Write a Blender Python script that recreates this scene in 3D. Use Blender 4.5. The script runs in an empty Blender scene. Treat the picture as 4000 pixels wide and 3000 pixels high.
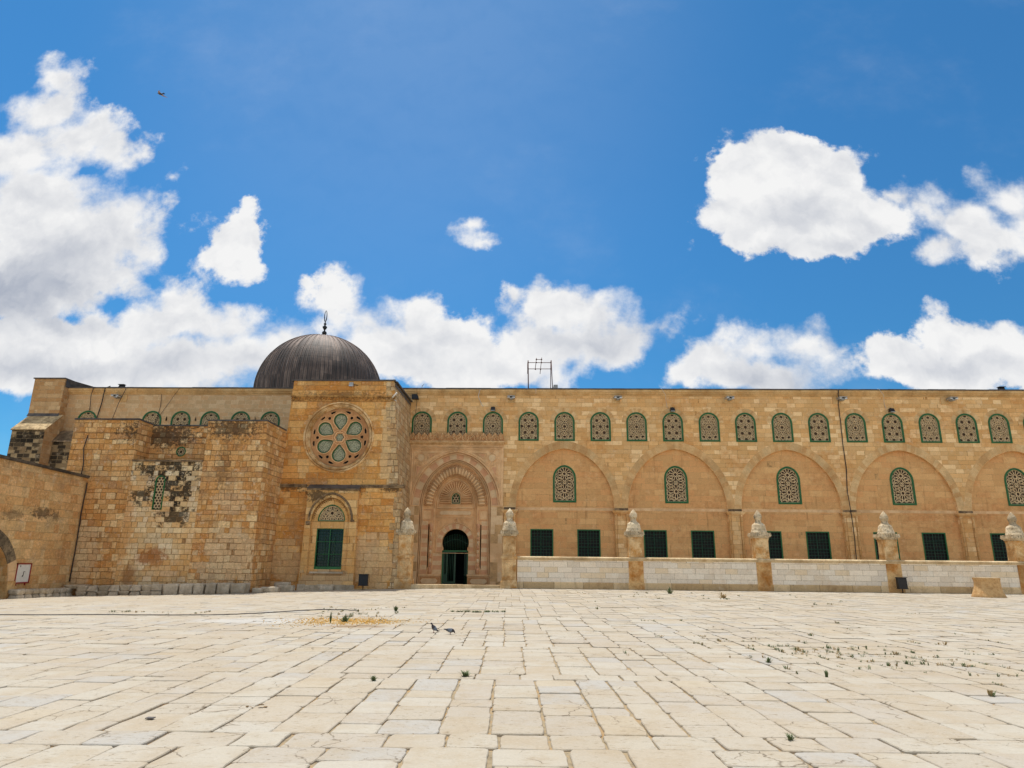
import bpy, math, random
from math import sin, cos, pi, radians, sqrt, atan2, floor, hypot
from mathutils import Vector, Matrix, noise as mno
from mathutils.geometry import tessellate_polygon
R = random.Random(11)
SC = bpy.context.scene
COL = SC.collection
WO = {}

# ------------------------------------------------------------------ mesh helper
class M:
    def __init__(s): s.v = []; s.f = []; s.m = []; s.u = []; s.s = []; s.r = []; s.rv = (0, 0, 0)
    def add(s, pts, faces, mi=0, sm=False, uvs=None):
        b = len(s.v); s.v += [tuple(p) for p in pts]; s.r += [s.rv] * len(pts)
        for k, f in enumerate(faces):
            s.f.append([b + i for i in f]); s.m.append(mi); s.s.append(sm)
            s.u.append(uvs[k] if uvs else None)
    def quad(s, a, b, c, d, mi=0, uv=None): s.add([a, b, c, d], [(0, 1, 2, 3)], mi, False, [uv] if uv else None)
    def box(s, x0, x1, y0, y1, z0, z1, mi=0, t=(0, 0, 0, 0)):
        # t = inset of the top face: left, right, front, back
        p = [(x0, y0, z0), (x1, y0, z0), (x1, y1, z0), (x0, y1, z0),
             (x0 + t[0], y0 + t[2], z1), (x1 - t[1], y0 + t[2], z1), (x1 - t[1], y1 - t[3], z1), (x0 + t[0], y1 - t[3], z1)]
        s.add(p, [(0, 3, 2, 1), (4, 5, 6, 7), (0, 1, 5, 4), (1, 2, 6, 5), (2, 3, 7, 6), (3, 0, 4, 7)], mi)
    def prism(s, poly, y0, y1, mi=0, back=True):
        n = len(poly)
        p = [(x, y0, z) for x, z in poly] + [(x, y1, z) for x, z in poly]
        tri = tessellate_polygon([[Vector((x, z, 0)) for x, z in poly]])
        fs = [t for t in tri] + ([tuple(n + i for i in t[::-1]) for t in tri] if back else [])
        s.add(p, fs, mi)
        s.add(p, [(i, (i + 1) % n, n + (i + 1) % n, n + i) for i in range(n)], mi)
    def plate(s, outer, holes, y, rev=0.2, mi=0, rmi=None, fn=None):
        # wall sheet in the XZ plane at y with holes; reveals run back by rev (number or list)
        loops = [outer] + holes
        pts = [q for l in loops for q in l]
        tri = tessellate_polygon([[Vector((x, z, 0)) for x, z in l] for l in loops])
        s.add([(x, y, z) for x, z in pts], [tuple(t) for t in tri], mi)
        for k, h in enumerate(holes):
            d = rev[k] if isinstance(rev, (list, tuple)) else rev
            n = len(h); L = 0; uvs = []; fs = []
            for i in range(n):
                a = h[i]; b = h[(i + 1) % n]; l = hypot(b[0] - a[0], b[1] - a[1])
                uvs.append([(0, L), (0, L + l), (d, L + l), (d, L)]); L += l
                fs.append((i, (i + 1) % n, n + (i + 1) % n, n + i))
            s.add([(x, y, z) for x, z in h] + [(x, y + d, z) for x, z in h], fs, mi if rmi is None else rmi, False, uvs)
    def lathe(s, prof, c, mi=0, n=20, sm=True, sq=None, rot=0):
        pts = []; 
        for r, z in prof:
            for i in range(n):
                a = 2 * pi * i / n + rot
                pts.append((c[0] + r * cos(a), c[1] + r * sin(a), c[2] + z))
        fs = []
        for j in range(len(prof) - 1):
            for i in range(n):
                fs.append((j * n + i, j * n + (i + 1) % n, (j + 1) * n + (i + 1) % n, (j + 1) * n + i))
        s.add(pts, fs, mi, sm)
        b = len(s.v) - len(pts)
        s.f.append([b + i for i in range(n)][::-1]); s.m.append(mi); s.s.append(False); s.u.append(None)
        s.f.append([b + (len(prof) - 1) * n + i for i in range(n)]); s.m.append(mi); s.s.append(False); s.u.append(None)
    def tube(s, path, r, mi=0, n=6, sm=True):
        path = [Vector(p) for p in path]; pts = []
        rr = r if isinstance(r, (list, tuple)) else [r] * len(path)
        up0 = Vector((0, 0, 1))
        for i, p in enumerate(path):
            d = (path[min(i + 1, len(path) - 1)] - path[max(i - 1, 0)])
            d = d.normalized() if d.length > 1e-9 else Vector((0, 1, 0))
            u = up0 if abs(d.z) < .95 else Vector((1, 0, 0))
            a = d.cross(u).normalized(); b = a.cross(d)
            for k in range(n):
                t = 2 * pi * k / n; pts.append(p + (a * cos(t) + b * sin(t)) * rr[i])
        L = len(path)
        fs = [(j * n + k, j * n + (k + 1) % n, (j + 1) * n + (k + 1) % n, (j + 1) * n + k) for j in range(L - 1) for k in range(n)]
        fs += [tuple(range(n))[::-1], tuple((L - 1) * n + k for k in range(n))]
        s.add(pts, fs, mi, sm)
    def strip(s, path, w, y, proud, mi=0, closed=False, flat=.5, uvw=None):
        # raised moulding following a 2-D path (x, z): trapezoid section, proud of plane y towards -y
        n = len(path); P = [Vector(p) for p in path]; pts = []; L = 0; ls = []
        for i in range(n):
            if closed: d = P[(i + 1) % n] - P[i - 1]
            else: d = P[min(i + 1, n - 1)] - P[max(i - 1, 0)]
            if d.length < 1e-9: d = Vector((1, 0))
            d.normalize(); nn = Vector((-d.y, d.x)) * w / 2
            a, b = P[i] + nn, P[i] - nn; a2, b2 = P[i] + nn * flat, P[i] - nn * flat
            pts += [(a.x, y, a.y), (a2.x, y - proud, a2.y), (b2.x, y - proud, b2.y), (b.x, y, b.y)]
            if i: L += (P[i] - P[i - 1]).length
            ls.append(L)
        fs = []; m = n if closed else n - 1
        for i in range(m):
            j = (i + 1) % n
            for k in range(3): fs.append((i * 4 + k, i * 4 + k + 1, j * 4 + k + 1, j * 4 + k))
        if not closed: fs += [(0, 1, 2, 3), ((n - 1) * 4 + 3, (n - 1) * 4 + 2, (n - 1) * 4 + 1, (n - 1) * 4)]
        s.add(pts, fs, mi)
    def build(s, name, mats, parent=None, loc=None, data=None, origin='base'):
        w = [Vector(p) for p in s.v]
        if loc is None:
            lo = [min(p[i] for p in w) for i in range(3)]; hi = [max(p[i] for p in w) for i in range(3)]
            loc = Vector(((lo[0] + hi[0]) / 2, (lo[1] + hi[1]) / 2, lo[2]))
        loc = Vector(loc)
        me = bpy.data.meshes.new(name)
        me.from_pydata([p - loc for p in w], [], s.f)
        uvl = me.uv_layers.new(name='UVMap'); uvd = [0.0] * (2 * len(me.loops)); k = 0
        for fi, f in enumerate(s.f):
            uv = s.u[fi]
            if uv is None:
                a = w[f[0]]; nn = Vector((0, 0, 0))
                for q in range(1, len(f) - 1): nn += (w[f[q]] - a).cross(w[f[q + 1]] - a)
                nn = nn.normalized() if nn.length > 1e-12 else Vector((0, -1, 0))
                if abs(nn.z) > .8: uv = [(w[i].x, w[i].y) for i in f]
                else:
                    t = Vector((abs(nn.y), -nn.x if nn.y < 0 else nn.x, 0)).normalized()
                    if abs(nn.y) < .3: t = Vector((0, 1, 0))
                    uv = [(w[i].dot(t), w[i].z) for i in f]
            for q in range(len(f)): uvd[k] = uv[q][0]; uvd[k + 1] = uv[q][1]; k += 2
        uvl.data.foreach_set('uv', uvd)
        if any(r != (0, 0, 0) for r in s.r):
            at = me.attributes.new('rnd', 'FLOAT_VECTOR', 'POINT'); at.data.foreach_set('vector', [c for r in s.r for c in r])
        mats = mats if isinstance(mats, (list, tuple)) else [mats]
        for m in mats: me.materials.append(m)
        me.polygons.foreach_set('material_index', s.m); me.polygons.foreach_set('use_smooth', s.s)
        me.update()
        o = bpy.data.objects.new(name, me); COL.objects.link(o)
        place(o, loc, parent); return o

def place(o, world, parent=None):
    world = Vector(world); WO[o.name] = world
    if parent is not None:
        o.parent = parent; o.location = world - WO[parent.name]
    else: o.location = world
def empty(name, loc, parent=None):
    o = bpy.data.objects.new(name, None); COL.objects.link(o); o.empty_display_size = .2; place(o, loc, parent); return o
def tag(o, label=None, cat=None, group=None, kind=None):
    if label: o['label'] = label
    if cat: o['category'] = cat
    if group: o['group'] = group
    if kind: o['kind'] = kind
    return o
def dup(o, world, parent=None):
    c = o.copy(); COL.objects.link(c); place(c, world, parent)
    for ch in [q for q in bpy.data.objects if q.parent == o and q != c]:
        dup(ch, Vector(world) + (WO[ch.name] - WO[o.name]), c)
    return c
def arch(cx, w, z0, zs, za, n=14, foot=None):
    # pointed (two-centred) arch outline, from bottom right counter-clockwise; foot = narrower half width below zs
    h = za - zs; p = []
    f = w if foot is None else foot
    p += [(cx - f, z0), (cx + f, z0)]
    if foot is not None: p += [(cx + f, zs)]
    if h >= w * .999:
        r = (w * w + h * h) / (2 * w); th = math.asin(min(1, h / r))
        pt = [(cx + w - r + r * cos(t * th / n), zs + r * sin(t * th / n)) for t in range(n + 1)]
        el = [(cx + w * cos(t * pi / 2 / n), zs + h * sin(t * pi / 2 / n)) for t in range(n + 1)]
        right = [(a[0] * .45 + b[0] * .55, a[1] * .45 + b[1] * .55) for a, b in zip(pt, el)]; right[-1] = (cx, za)
    else: right = [(cx + w * cos(t * pi / 2 / n), zs + h * sin(t * pi / 2 / n)) for t in range(n + 1)]
    p += right + [(2 * cx - x, z) for x, z in right[-2::-1]]
    if foot is not None: p += [(cx - f, zs)]
    return p
def archline(cx, w, zs, za, n=14, z0=None):
    p = arch(cx, w, zs - 1, zs, za, n)[2:]
    if z0 is not None: p = [(cx + w, z0)] + p + [(cx - w, z0)]
    return p
def circ(cx, cz, r, n=24, a0=0): return [(cx + r * cos(2 * pi * i / n + a0), cz + r * sin(2 * pi * i / n + a0)) for i in range(n)]
def rect(x0, x1, z0, z1): return [(x0, z0), (x1, z0), (x1, z1), (x0, z1)]
def inpoly(x, z, P):
    c = False; j = len(P) - 1
    for i in range(len(P)):
        if (P[i][1] > z) != (P[j][1] > z) and x < (P[j][0] - P[i][0]) * (z - P[i][1]) / (P[j][1] - P[i][1]) + P[i][0]: c = not c
        j = i
    return c

# ------------------------------------------------------------------ node helper
class NT:
    def __init__(s, tree): s.t = tree; s.L = tree.links
    def n(s, ty, **k):
        o = s.t.nodes.new(ty)
        for a, b in k.items(): setattr(o, a, b)
        return o
    def set(s, sock, v):
        if isinstance(v, bpy.types.NodeSocket): s.L.new(v, sock)
        elif v is not None:
            if isinstance(v, tuple) and len(v) == 3 and sock.type == 'RGBA': v = (*v, 1)
            sock.default_value = v
    def m(s, op, a, b=None, c=None, clamp=False):
        o = s.n('ShaderNodeMath', operation=op, use_clamp=clamp)
        for i, q in enumerate((a, b, c)):
            if q is not None: s.set(o.inputs[i], q)
        return o.outputs[0]
    def vm(s, op, a, b=None, c=None, sc=None):
        o = s.n('ShaderNodeVectorMath', operation=op)
        for i, q in enumerate((a, b, c)):
            if q is not None: s.set(o.inputs[i], q)
        if sc is not None: s.set(o.inputs['Scale'], sc)
        return o.outputs['Value'] if op in ('LENGTH', 'DOT_PRODUCT', 'DISTANCE') else o.outputs[0]
    def mr(s, v, a, b, c=0., d=1., smooth=True):
        o = s.n('ShaderNodeMapRange', interpolation_type='SMOOTHSTEP' if smooth else 'LINEAR')
        for i, q in enumerate((v, a, b, c, d)): s.set(o.inputs[i], q)
        return o.outputs[0]
    def noise(s, vec, scale, det=4, rough=.55, dist=0, col=False, dim='3D', w=None):
        o = s.n('ShaderNodeTexNoise', noise_dimensions=dim)
        if vec is not None: s.set(o.inputs['Vector'], vec)
        if w is not None: s.set(o.inputs['W'], w)
        o.inputs['Scale'].default_value = scale; o.inputs['Detail'].default_value = det
        o.inputs['Roughness'].default_value = rough; o.inputs['Distortion'].default_value = dist
        return o.outputs['Color' if col else 'Fac']
    def white(s, vec=None, w=None, dim='3D'):
        o = s.n('ShaderNodeTexWhiteNoise', noise_dimensions=dim)
        if vec is not None: s.set(o.inputs['Vector'], vec)
        if w is not None: s.set(o.inputs['W'], w)
        return o
    def sep(s, v):
        o = s.n('ShaderNodeSeparateXYZ'); s.set(o.inputs[0], v); return o.outputs
    def comb(s, x=0., y=0., z=0.):
        o = s.n('ShaderNodeCombineXYZ')
        for i, q in enumerate((x, y, z)): s.set(o.inputs[i], q)
        return o.outputs[0]
    def mix(s, f, a, b, ty='MIX'):
        o = s.n('ShaderNodeMix', data_type='RGBA', blend_type=ty)
        s.set(o.inputs[0], f); s.set(o.inputs[6], a); s.set(o.inputs[7], b); return o.outputs[2]
    def ramp(s, f, stops, ip='LINEAR'):
        o = s.n('ShaderNodeValToRGB'); cr = o.color_ramp; cr.interpolation = ip
        while len(cr.elements) > 1: cr.elements.remove(cr.elements[-1])
        cr.elements[0].position = stops[0][0]; cr.elements[0].color = (*stops[0][1], 1)
        for p, c in stops[1:]:
            e = cr.elements.new(p); e.color = (*c, 1)
        s.set(o.inputs[0], f); return o.outputs[0]
def srgb(r, g, b):
    f = lambda c: (c / 255 / 12.92) if c <= 10 else ((c / 255 + .055) / 1.055) ** 2.4
    return (f(r), f(g), f(b))
def newmat(name):
    m = bpy.data.materials.new(name); m.use_nodes = True
    T = NT(m.node_tree); b = m.node_tree.nodes['Principled BSDF']; return m, T, b
def bump(T, b, h, st, dist=.02):
    o = T.n('ShaderNodeBump'); o.inputs['Strength'].default_value = st; o.inputs['Distance'].default_value = dist
    T.set(o.inputs['Height'], h); T.L.new(o.outputs[0], b.inputs['Normal'])
def masonry(name, h, w, pal, joint, jw=.014, warp=.02, hv=.0, wv=.45, stain=(.3, .2, .1), st=.35, white=0., streak=.2, rough=0.5, bst=.5,
            black=(), bprob=.5, dark=.0, grain=.08, erode=0., wcol=(228, 212, 186), soot=(), warm=(), pale=()):
    tn = lambda c: (min(.90, c[0] * .99), min(.86, c[1] * .98), c[2] * .96)
    pal = [tn(c) for c in pal]; joint = tn(joint)
    m, T, b = newmat(name)
    uv = T.n('ShaderNodeUVMap').outputs[0]
    c = T.noise(uv, 1.1, 3, col=True)
    c = T.vm('SUBTRACT', c, (.5, .5, .5)); uvw = T.vm('MULTIPLY_ADD', c, (warp * 2, warp * 2, 0), uv)
    c2 = T.vm('SUBTRACT', T.noise(uv, 9, 2, col=True), (.5, .5, .5)); uvw = T.vm('MULTIPLY_ADD', c2, (warp * .8, warp * .8, 0), uvw)
    x, y, _ = T.sep(uvw)
    v = T.m('DIVIDE', y, h)
    if hv: v = T.m('MULTIPLY_ADD', T.noise(None, 1, 1, dim='1D', w=T.m('MULTIPLY', v, .45)), hv * 2, v)
    row = T.m('FLOOR', v); fv = T.m('FRACT', v)
    rr = T.white(w=row, dim='1D').outputs['Value']
    u = T.m('MULTIPLY_ADD', rr, 17.3, T.m('DIVIDE', x, w))
    u = T.m('MULTIPLY_ADD', T.noise(None, 1, 1, dim='1D', w=T.m('MULTIPLY_ADD', row, 5.7, T.m('MULTIPLY', u, .8))), wv * 2, u)
    col = T.m('FLOOR', u); fu = T.m('FRACT', u)
    wn = T.white(T.comb(col, row, .5)); r1 = wn.outputs['Value']; r2, r3, r4 = T.sep(wn.outputs['Color'])
    du = T.m('MULTIPLY', T.m('MINIMUM', fu, T.m('SUBTRACT', 1, fu)), w); dv = T.m('MULTIPLY', T.m('MINIMUM', fv, T.m('SUBTRACT', 1, fv)), h)
    d = T.m('MINIMUM', du, dv)
    fine = T.noise(uv, 14, 6, .7); med = T.noise(uv, 3.2, 5, .65); big = T.noise(uv, .33, 4, .6)
    d = T.m('MULTIPLY_ADD', T.m('SUBTRACT', fine, .5), jw * 2.2, d)
    mort = T.mr(d, jw * .35, jw * 1.3)
    if erode:
        er = T.m('MULTIPLY', T.mr(T.noise(uv, .8, 6, .72), .47, .6), erode); mort = T.m('MAXIMUM', mort, T.m('MULTIPLY', er, .85))
    n = len(pal); base = T.ramp(r1, [((i + .0) / n, p) for i, p in enumerate(pal)], 'CONSTANT' if n > 4 else 'LINEAR')
    base = T.mix(1., base, T.comb(*[T.mr(r2, 0, 1, .90, 1.14, False)] * 3), 'MULTIPLY')
    # stains and weathering with a shape of their own
    f = T.mr(T.m('ADD', T.m('MULTIPLY', big, .6), T.m('MULTIPLY', med, .4)), .47, .66)
    base = T.mix(T.m('MULTIPLY', f, st), base, stain)
    sx = T.vm('MULTIPLY', uv, (2.6, .22, 1)); sk = T.mr(T.noise(sx, 1.3, 5, .6), .56, .75)
    if grain > .15:
        gy = T.mr(T.noise(T.vm('ADD', uv, (31, 17, 0)), .55, 6, .7), .5, .66); base = T.mix(T.m('MULTIPLY', gy, .42), base, srgb(150, 132, 108))
        dkp = T.mr(T.noise(T.vm('ADD', uv, (71, 57, 0)), 1.9, 7, .82), .60, .68); base = T.mix(T.m('MULTIPLY', dkp, .5), base, srgb(88, 68, 48))
    base = T.mix(T.m('MULTIPLY', sk, streak), base, tuple(q * .45 for q in stain))
    if white: base = T.mix(T.m('MULTIPLY', T.mr(T.noise(uv, 1.7, 6, .75), .56, .66), white), base, srgb(*wcol))
    for (cx, cz, rx, rz, a, colr) in warm:
        q = T.vm('LENGTH', T.vm('MULTIPLY_ADD', uv, (1 / rx, 1 / rz, 0), (-cx / rx, -cz / rz, 0)))
        q = T.m('MULTIPLY_ADD', T.m('SUBTRACT', med, .5), 1.8, q)
        q = T.m('MULTIPLY_ADD', T.m('SUBTRACT', sk, .5), -.35, q)
        base = T.mix(T.m('MULTIPLY', T.mr(q, 1.1, .55), a), base, colr)
    for (cx, cz, rx, rz, a, colr) in pale:   # whole stones of another kind inside a patch of the wall
        q = T.vm('LENGTH', T.vm('MULTIPLY_ADD', uv, (1 / rx, 1 / rz, 0), (-cx / rx, -cz / rz, 0)))
        q = T.m('ADD', q, T.m('MULTIPLY_ADD', r4, .7, -.35)); q = T.m('MULTIPLY_ADD', T.m('SUBTRACT', med, .5), .6, q)
        base = T.mix(T.m('MULTIPLY', T.mr(q, 1.08, .9), a), base, T.mix(r2, colr, tuple(k * .74 for k in colr)))
    g = T.mr(fine, .25, .75, .86, 1.16, False)
    base = T.mix(1., base, T.comb(g, g, g), 'MULTIPLY')
    gn = T.noise(uv, 6.5, 4, .8); gg = T.mr(gn, .3, .7, 1 - grain * 1.1, 1 + grain, False); base = T.mix(1., base, T.comb(gg, gg, gg), 'MULTIPLY')
    if grain > .15: base = T.mix(T.m('MULTIPLY', T.m('MULTIPLY', T.mr(gn, .56, .66), T.mr(r3, .35, .8)), .55), base, srgb(236, 214, 176))
    if erode:
        eg = T.noise(uv, 9, 5, .82); ev = T.mr(eg, .34, .66, .62, 1.3, False); base = T.mix(er, base, T.mix(1., base, T.comb(ev, ev, ev), 'MULTIPLY'))
        base = T.mix(T.m('MULTIPLY', T.m('MULTIPLY', er, T.mr(T.noise(uv, 3.4, 6, .75), .55, .66)), .5), base, srgb(224, 206, 176))
    pit = T.mr(T.noise(uv, 26, 3, .6), .62, .7); pr = T.mr(r3, .45, .8)
    base = T.mix(T.m('MULTIPLY', T.m('MULTIPLY', pit, pr), .5 * rough + .1), base, tuple(q * .3 for q in stain))
    jc = T.mix(T.mr(med, .4, .6), joint, tuple(q * .62 for q in joint))
    base = T.mix(T.m('SUBTRACT', 1, mort), base, jc)
    for (cx, cz, rx, rz, a) in black:        # lichen crust that takes whole stones
        q = T.vm('LENGTH', T.vm('MULTIPLY_ADD', uv, (1 / rx, 1 / rz, 0), (-cx / rx, -cz / rz, 0)))
        q = T.m('SUBTRACT', 1.1, q); q = T.m('MULTIPLY', q, 1.1)
        q = T.m('ADD', q, T.m('MULTIPLY_ADD', T.m('GREATER_THAN', r3, .55), .62, -.55))
        q = T.m('ADD', q, T.m('MULTIPLY_ADD', T.noise(uv, 5.5, 7, .8), 4.6, -2.45))
        q = T.m('MULTIPLY', T.mr(q, .05, .6), T.m('MULTIPLY_ADD', mort, .45, .55))
        base = T.mix(T.m('MULTIPLY', q, a), base, srgb(40, 35, 28))
    for (cx, cz, rx, rz, a) in soot:
        q = T.vm('LENGTH', T.vm('MULTIPLY_ADD', uv, (1 / rx, 1 / rz, 0), (-cx / rx, -cz / rz, 0)))
        q = T.m('MULTIPLY_ADD', T.m('SUBTRACT', T.noise(uv, 5, 6, .75), .5), 4.5, q)
        base = T.mix(T.m('MULTIPLY', T.mr(q, 1., .45), a), base, srgb(58, 50, 42))
    if dark: base = T.mix(T.m('MULTIPLY', T.mr(T.noise(uv, 2.1, 6, .8), .6, .68), dark), base, srgb(70, 58, 46))
    T.set(b.inputs['Base Color'], base); b.inputs['Roughness'].default_value = .92
    b.inputs['Specular IOR Level'].default_value = .25
    hgt = T.m('ADD', T.m('MULTIPLY', mort, .8), T.m('MULTIPLY', T.m('ADD', T.m('MULTIPLY', fine, .6), T.m('MULTIPLY', r2, .5)), rough))
    hgt = T.m('ADD', hgt, T.m('MULTIPLY', T.m('MULTIPLY', med, pr), rough * 1.3))
    bump(T, b, hgt, bst, .03)
    return m
def stone(name, col, col2=None, sc=3., st=.4, rgh=.9, bst=.3, spec=.25, fine=1., soot=0., geo=True):
    m, T, b = newmat(name)
    p = T.n('ShaderNodeNewGeometry').outputs['Position'] if geo else T.n('ShaderNodeTexCoord').outputs['Object']
    n1 = T.noise(p, sc, 6, .65); n2 = T.noise(p, sc * .23, 4, .6); n3 = T.noise(p, sc * 6, 4, .7)
    c = T.mix(T.mr(n1, .35, .7), col, col2 or tuple(q * .6 for q in col))
    c = T.mix(T.m('MULTIPLY', T.mr(n2, .45, .62), st), c, tuple(q * .55 for q in (col2 or col)))
    g = T.mr(n3, .25, .75, 1 - .2 * fine, 1 + .15 * fine, False); c = T.mix(1., c, T.comb(g, g, g), 'MULTIPLY')
    if soot: c = T.mix(T.m('MULTIPLY', T.mr(T.noise(p, sc * 1.3, 7, .8), .53, .62), soot), c, srgb(72, 64, 56))
    T.set(b.inputs['Base Color'], c); b.inputs['Roughness'].default_value = rgh; b.inputs['Specular IOR Level'].default_value = spec
    bump(T, b, T.m('ADD', n1, T.m('MULTIPLY', n3, .5)), bst, .02); return m
def plain(name, col, rgh=.6, metal=0., var=.25, sc=6., bst=.0, em=None):
    m, T, b = newmat(name)
    p = T.n('ShaderNodeTexCoord').outputs['Object']
    g = T.mr(T.noise(p, sc, 5, .65), .3, .7, 1 - var, 1 + var * .6, False)
    T.set(b.inputs['Base Color'], T.mix(1., col, T.comb(g, g, g), 'MULTIPLY'))
    b.inputs['Roughness'].default_value = rgh; b.inputs['Metallic'].default_value = metal
    if bst: bump(T, b, T.noise(p, sc * 2, 5, .6), bst, .01)
    return m
# ------------------------------------------------------------------ materials
o_ = srgb
MT = {}
MT['arcade'] = masonry('arcade_stone', .305, .62, [o_(230, 189, 134), o_(223, 180, 123), o_(233, 196, 144), o_(217, 172, 115), o_(227, 185, 129), o_(236, 203, 154)],
                       o_(204, 156, 100), .009, .008, 0, .5, o_(206, 142, 78), .6, .3, .10, .5, .45)
MT['niche'] = masonry('niche_stone', .40, .95, [o_(225, 178, 122), o_(218, 169, 114), o_(228, 184, 128), o_(213, 163, 110)],
                      o_(216, 172, 118), .009, .008, 0, .5, o_(190, 128, 78), .55, .5, .45, .5, .35, grain=.07, wcol=(232, 194, 146))
MT['left'] = masonry('clerestory_stone', .30, .52, [o_(212, 182, 140), o_(206, 172, 130), o_(216, 188, 148), o_(200, 164, 122)],
                     o_(232, 208, 170), .011, .004, 0, .5, o_(186, 140, 92), .4, .05, .1, .2, .3)
OLD = [o_(222, 174, 114), o_(210, 156, 92), o_(228, 186, 130), o_(216, 164, 102), o_(202, 146, 86), o_(222, 178, 122), o_(232, 200, 150), o_(208, 158, 100), o_(190, 142, 92)]
MT['old'] = masonry('old_masonry', .31, .42, OLD, o_(176, 132, 84), .015, .07, .7, .9, o_(202, 138, 74), .7, .5, .45, 1.3, 1., grain=.24, erode=.9,
                    soot=((-22.0, 8.6, 2.2, .9, .8), (-17.3, 8.8, 1.9, .7, .75), (-17.6, 6.5, .5, 1.5, .4)),
                    pale=((-16.6, 1.6, 1.7, 1.6, .6, o_(232, 206, 166)), (-24.8, 1.6, 1.0, 1.8, .55, o_(230, 204, 164)), (-16.9, 4.6, 1.0, .6, .35, o_(236, 214, 178))))
MT['recess'] = masonry('pale_lichen_masonry', .29, .38, [o_(236, 214, 174), o_(226, 196, 148), o_(240, 222, 188), o_(222, 186, 134), o_(232, 208, 164), o_(216, 176, 122)],
                       o_(176, 136, 90), .013, .02, .15, .5, o_(212, 150, 82), .45, .2, .2, .6, .7, grain=.16, erode=.35,
                       black=((-20.8, 6.5, 2.5, .9, .92), (-20.2, 5.3, 1.8, 1.3, .92), (-20.1, 3.9, 1.1, 1.2, .85), (-22.1, 4.9, .8, .7, .85)),
                       warm=((-21.0, 1.55, 1.2, .75, .8, o_(160, 92, 34)), (-22.2, .5, .55, .9, .65, o_(140, 88, 44)), (-20.2, .9, 1.6, .7, .5, o_(206, 150, 86)), (-22.9, 3.2, .8, 3.6, .8, o_(214, 160, 98)), (-19, 1.6, .8, 2.2, .5, o_(216, 168, 104))))
MT['tower'] = masonry('transept_stone', .40, .72, [o_(220, 164, 94), o_(208, 146, 76), o_(226, 176, 108), o_(214, 156, 86), o_(200, 140, 74), o_(228, 184, 122), o_(216, 160, 92)],
                      o_(206, 158, 102), .013, .03, .3, .7, o_(198, 126, 52), .6, .3, .35, .9, .85, grain=.2, erode=.6,
                      pale=((-9.2, 1.3, 1.6, 1.5, .6, o_(226, 196, 152)), (-14.6, 1.2, 1.2, 1.3, .6, o_(222, 192, 148)), (-9.0, 9, .35, 3.4, .65, o_(234, 204, 154))),
                      soot=((-12.2, 5.6, 2.0, .35, .9), (-8.4, 5.7, .8, .25, .8), (-14.9, 5.75, .8, .25, .6), (-12, 11.6, 3, .25, .5)))
MT['side'] = masonry('transept_side_stone', .38, .6, [o_(214, 186, 142), o_(196, 160, 112), o_(224, 200, 160), o_(186, 148, 104)], o_(140, 110, 76), .016, .03, .3, .6,
                     o_(150, 124, 92), .5, .3, .5, 1., .9, dark=.5, grain=.25, erode=.9)
MT['front'] = masonry('frontispiece_stone', .42, .75, [o_(226, 184, 124), o_(214, 168, 104), o_(232, 196, 140), o_(206, 158, 98)], o_(176, 130, 80), .011, .015, .2, .5,
                      o_(200, 140, 76), .5, .3, .3, .5, .6, grain=.14, soot=((-12.9, 5.2, .8, .5, .8), (-11, 5.6, 1.2, .2, .6)), pale=((-12, .3, 1.7, .75, .7, o_(206, 178, 140)),))
MT['court'] = masonry('courtyard_wall_stone', .42, .62, [o_(222, 184, 130), o_(214, 168, 112), o_(226, 190, 138), o_(218, 174, 118), o_(204, 156, 102), o_(220, 180, 128)],
                      o_(228, 192, 140), .013, .04, .5, .8, o_(196, 142, 86), .5, .35, .3, 1., .8, grain=.22, erode=.8, soot=((34.4, 3.7, .9, .35, .7), (32.5, 3.5, .8, .3, .5), (35.5, 3.6, .4, .3, .5)))
MT['butt'] = masonry('buttress_stone', .30, .50, [o_(206, 172, 128), o_(190, 150, 104), o_(212, 182, 140), o_(178, 138, 94)], o_(216, 188, 148), .012, .01, .1, .5, o_(160, 118, 76), .5, .1, .3, .7, .7, dark=.25)
MT['lichen'] = masonry('lichen_masonry', .26, .42, [o_(88, 76, 60), o_(152, 132, 102), o_(62, 54, 43), o_(166, 146, 114), o_(72, 62, 50), o_(128, 108, 82)], o_(168, 148, 116), .016, .02, .15, .5,
                       o_(60, 52, 42), .5, .3, .3, 1., .8, black=((-34.6, 9.4, 1.5, .9, .95), (-29.5, 8.2, 3.4, .5, .95)))
MT['cream'] = masonry('fence_ashlar', .305, .80, [o_(234, 222, 205), o_(230, 217, 198), o_(237, 227, 211), o_(228, 209, 180), o_(233, 221, 203), o_(224, 212, 195)], o_(176, 156, 124), .008, .004, 0, .3,
                      o_(206, 172, 124), .35, .1, .15, .2, .25)
MT['fbase'] = masonry('fence_plinth_stone', 3., 1.7, [o_(206, 178, 136), o_(196, 164, 120), o_(214, 188, 148)], o_(110, 86, 60), .010, .006, 0, .15, o_(150, 116, 78), .7, .3, .6, 1., .7, dark=.5)
MT['pillar'] = stone('pillar_stone', o_(234, 204, 156), o_(200, 144, 78), 2.6, .6, bst=.8, soot=.3)
MT['pilbase'] = stone('pillar_stained_stone', o_(226, 188, 132), o_(186, 122, 56), 1.8, .6, bst=.5, soot=.2)
MT['finial'] = stone('finial_stone', o_(226, 208, 176), o_(184, 162, 128), 4.2, .5, bst=1., soot=.75)
MT['tan'] = stone('carved_stone', o_(232, 188, 138), o_(218, 168, 118), 2.5, .4, bst=.25, fine=.6)
MT['tan2'] = stone('carved_stone_pale', o_(238, 202, 156), o_(226, 182, 134), 2.5, .4, bst=.25, fine=.6)
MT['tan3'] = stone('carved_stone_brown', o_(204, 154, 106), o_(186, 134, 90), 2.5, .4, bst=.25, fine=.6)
MT['pink'] = stone('pink_stone', o_(222, 174, 134), o_(210, 156, 118), 2.5, .3, bst=.2, fine=.6)
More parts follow.
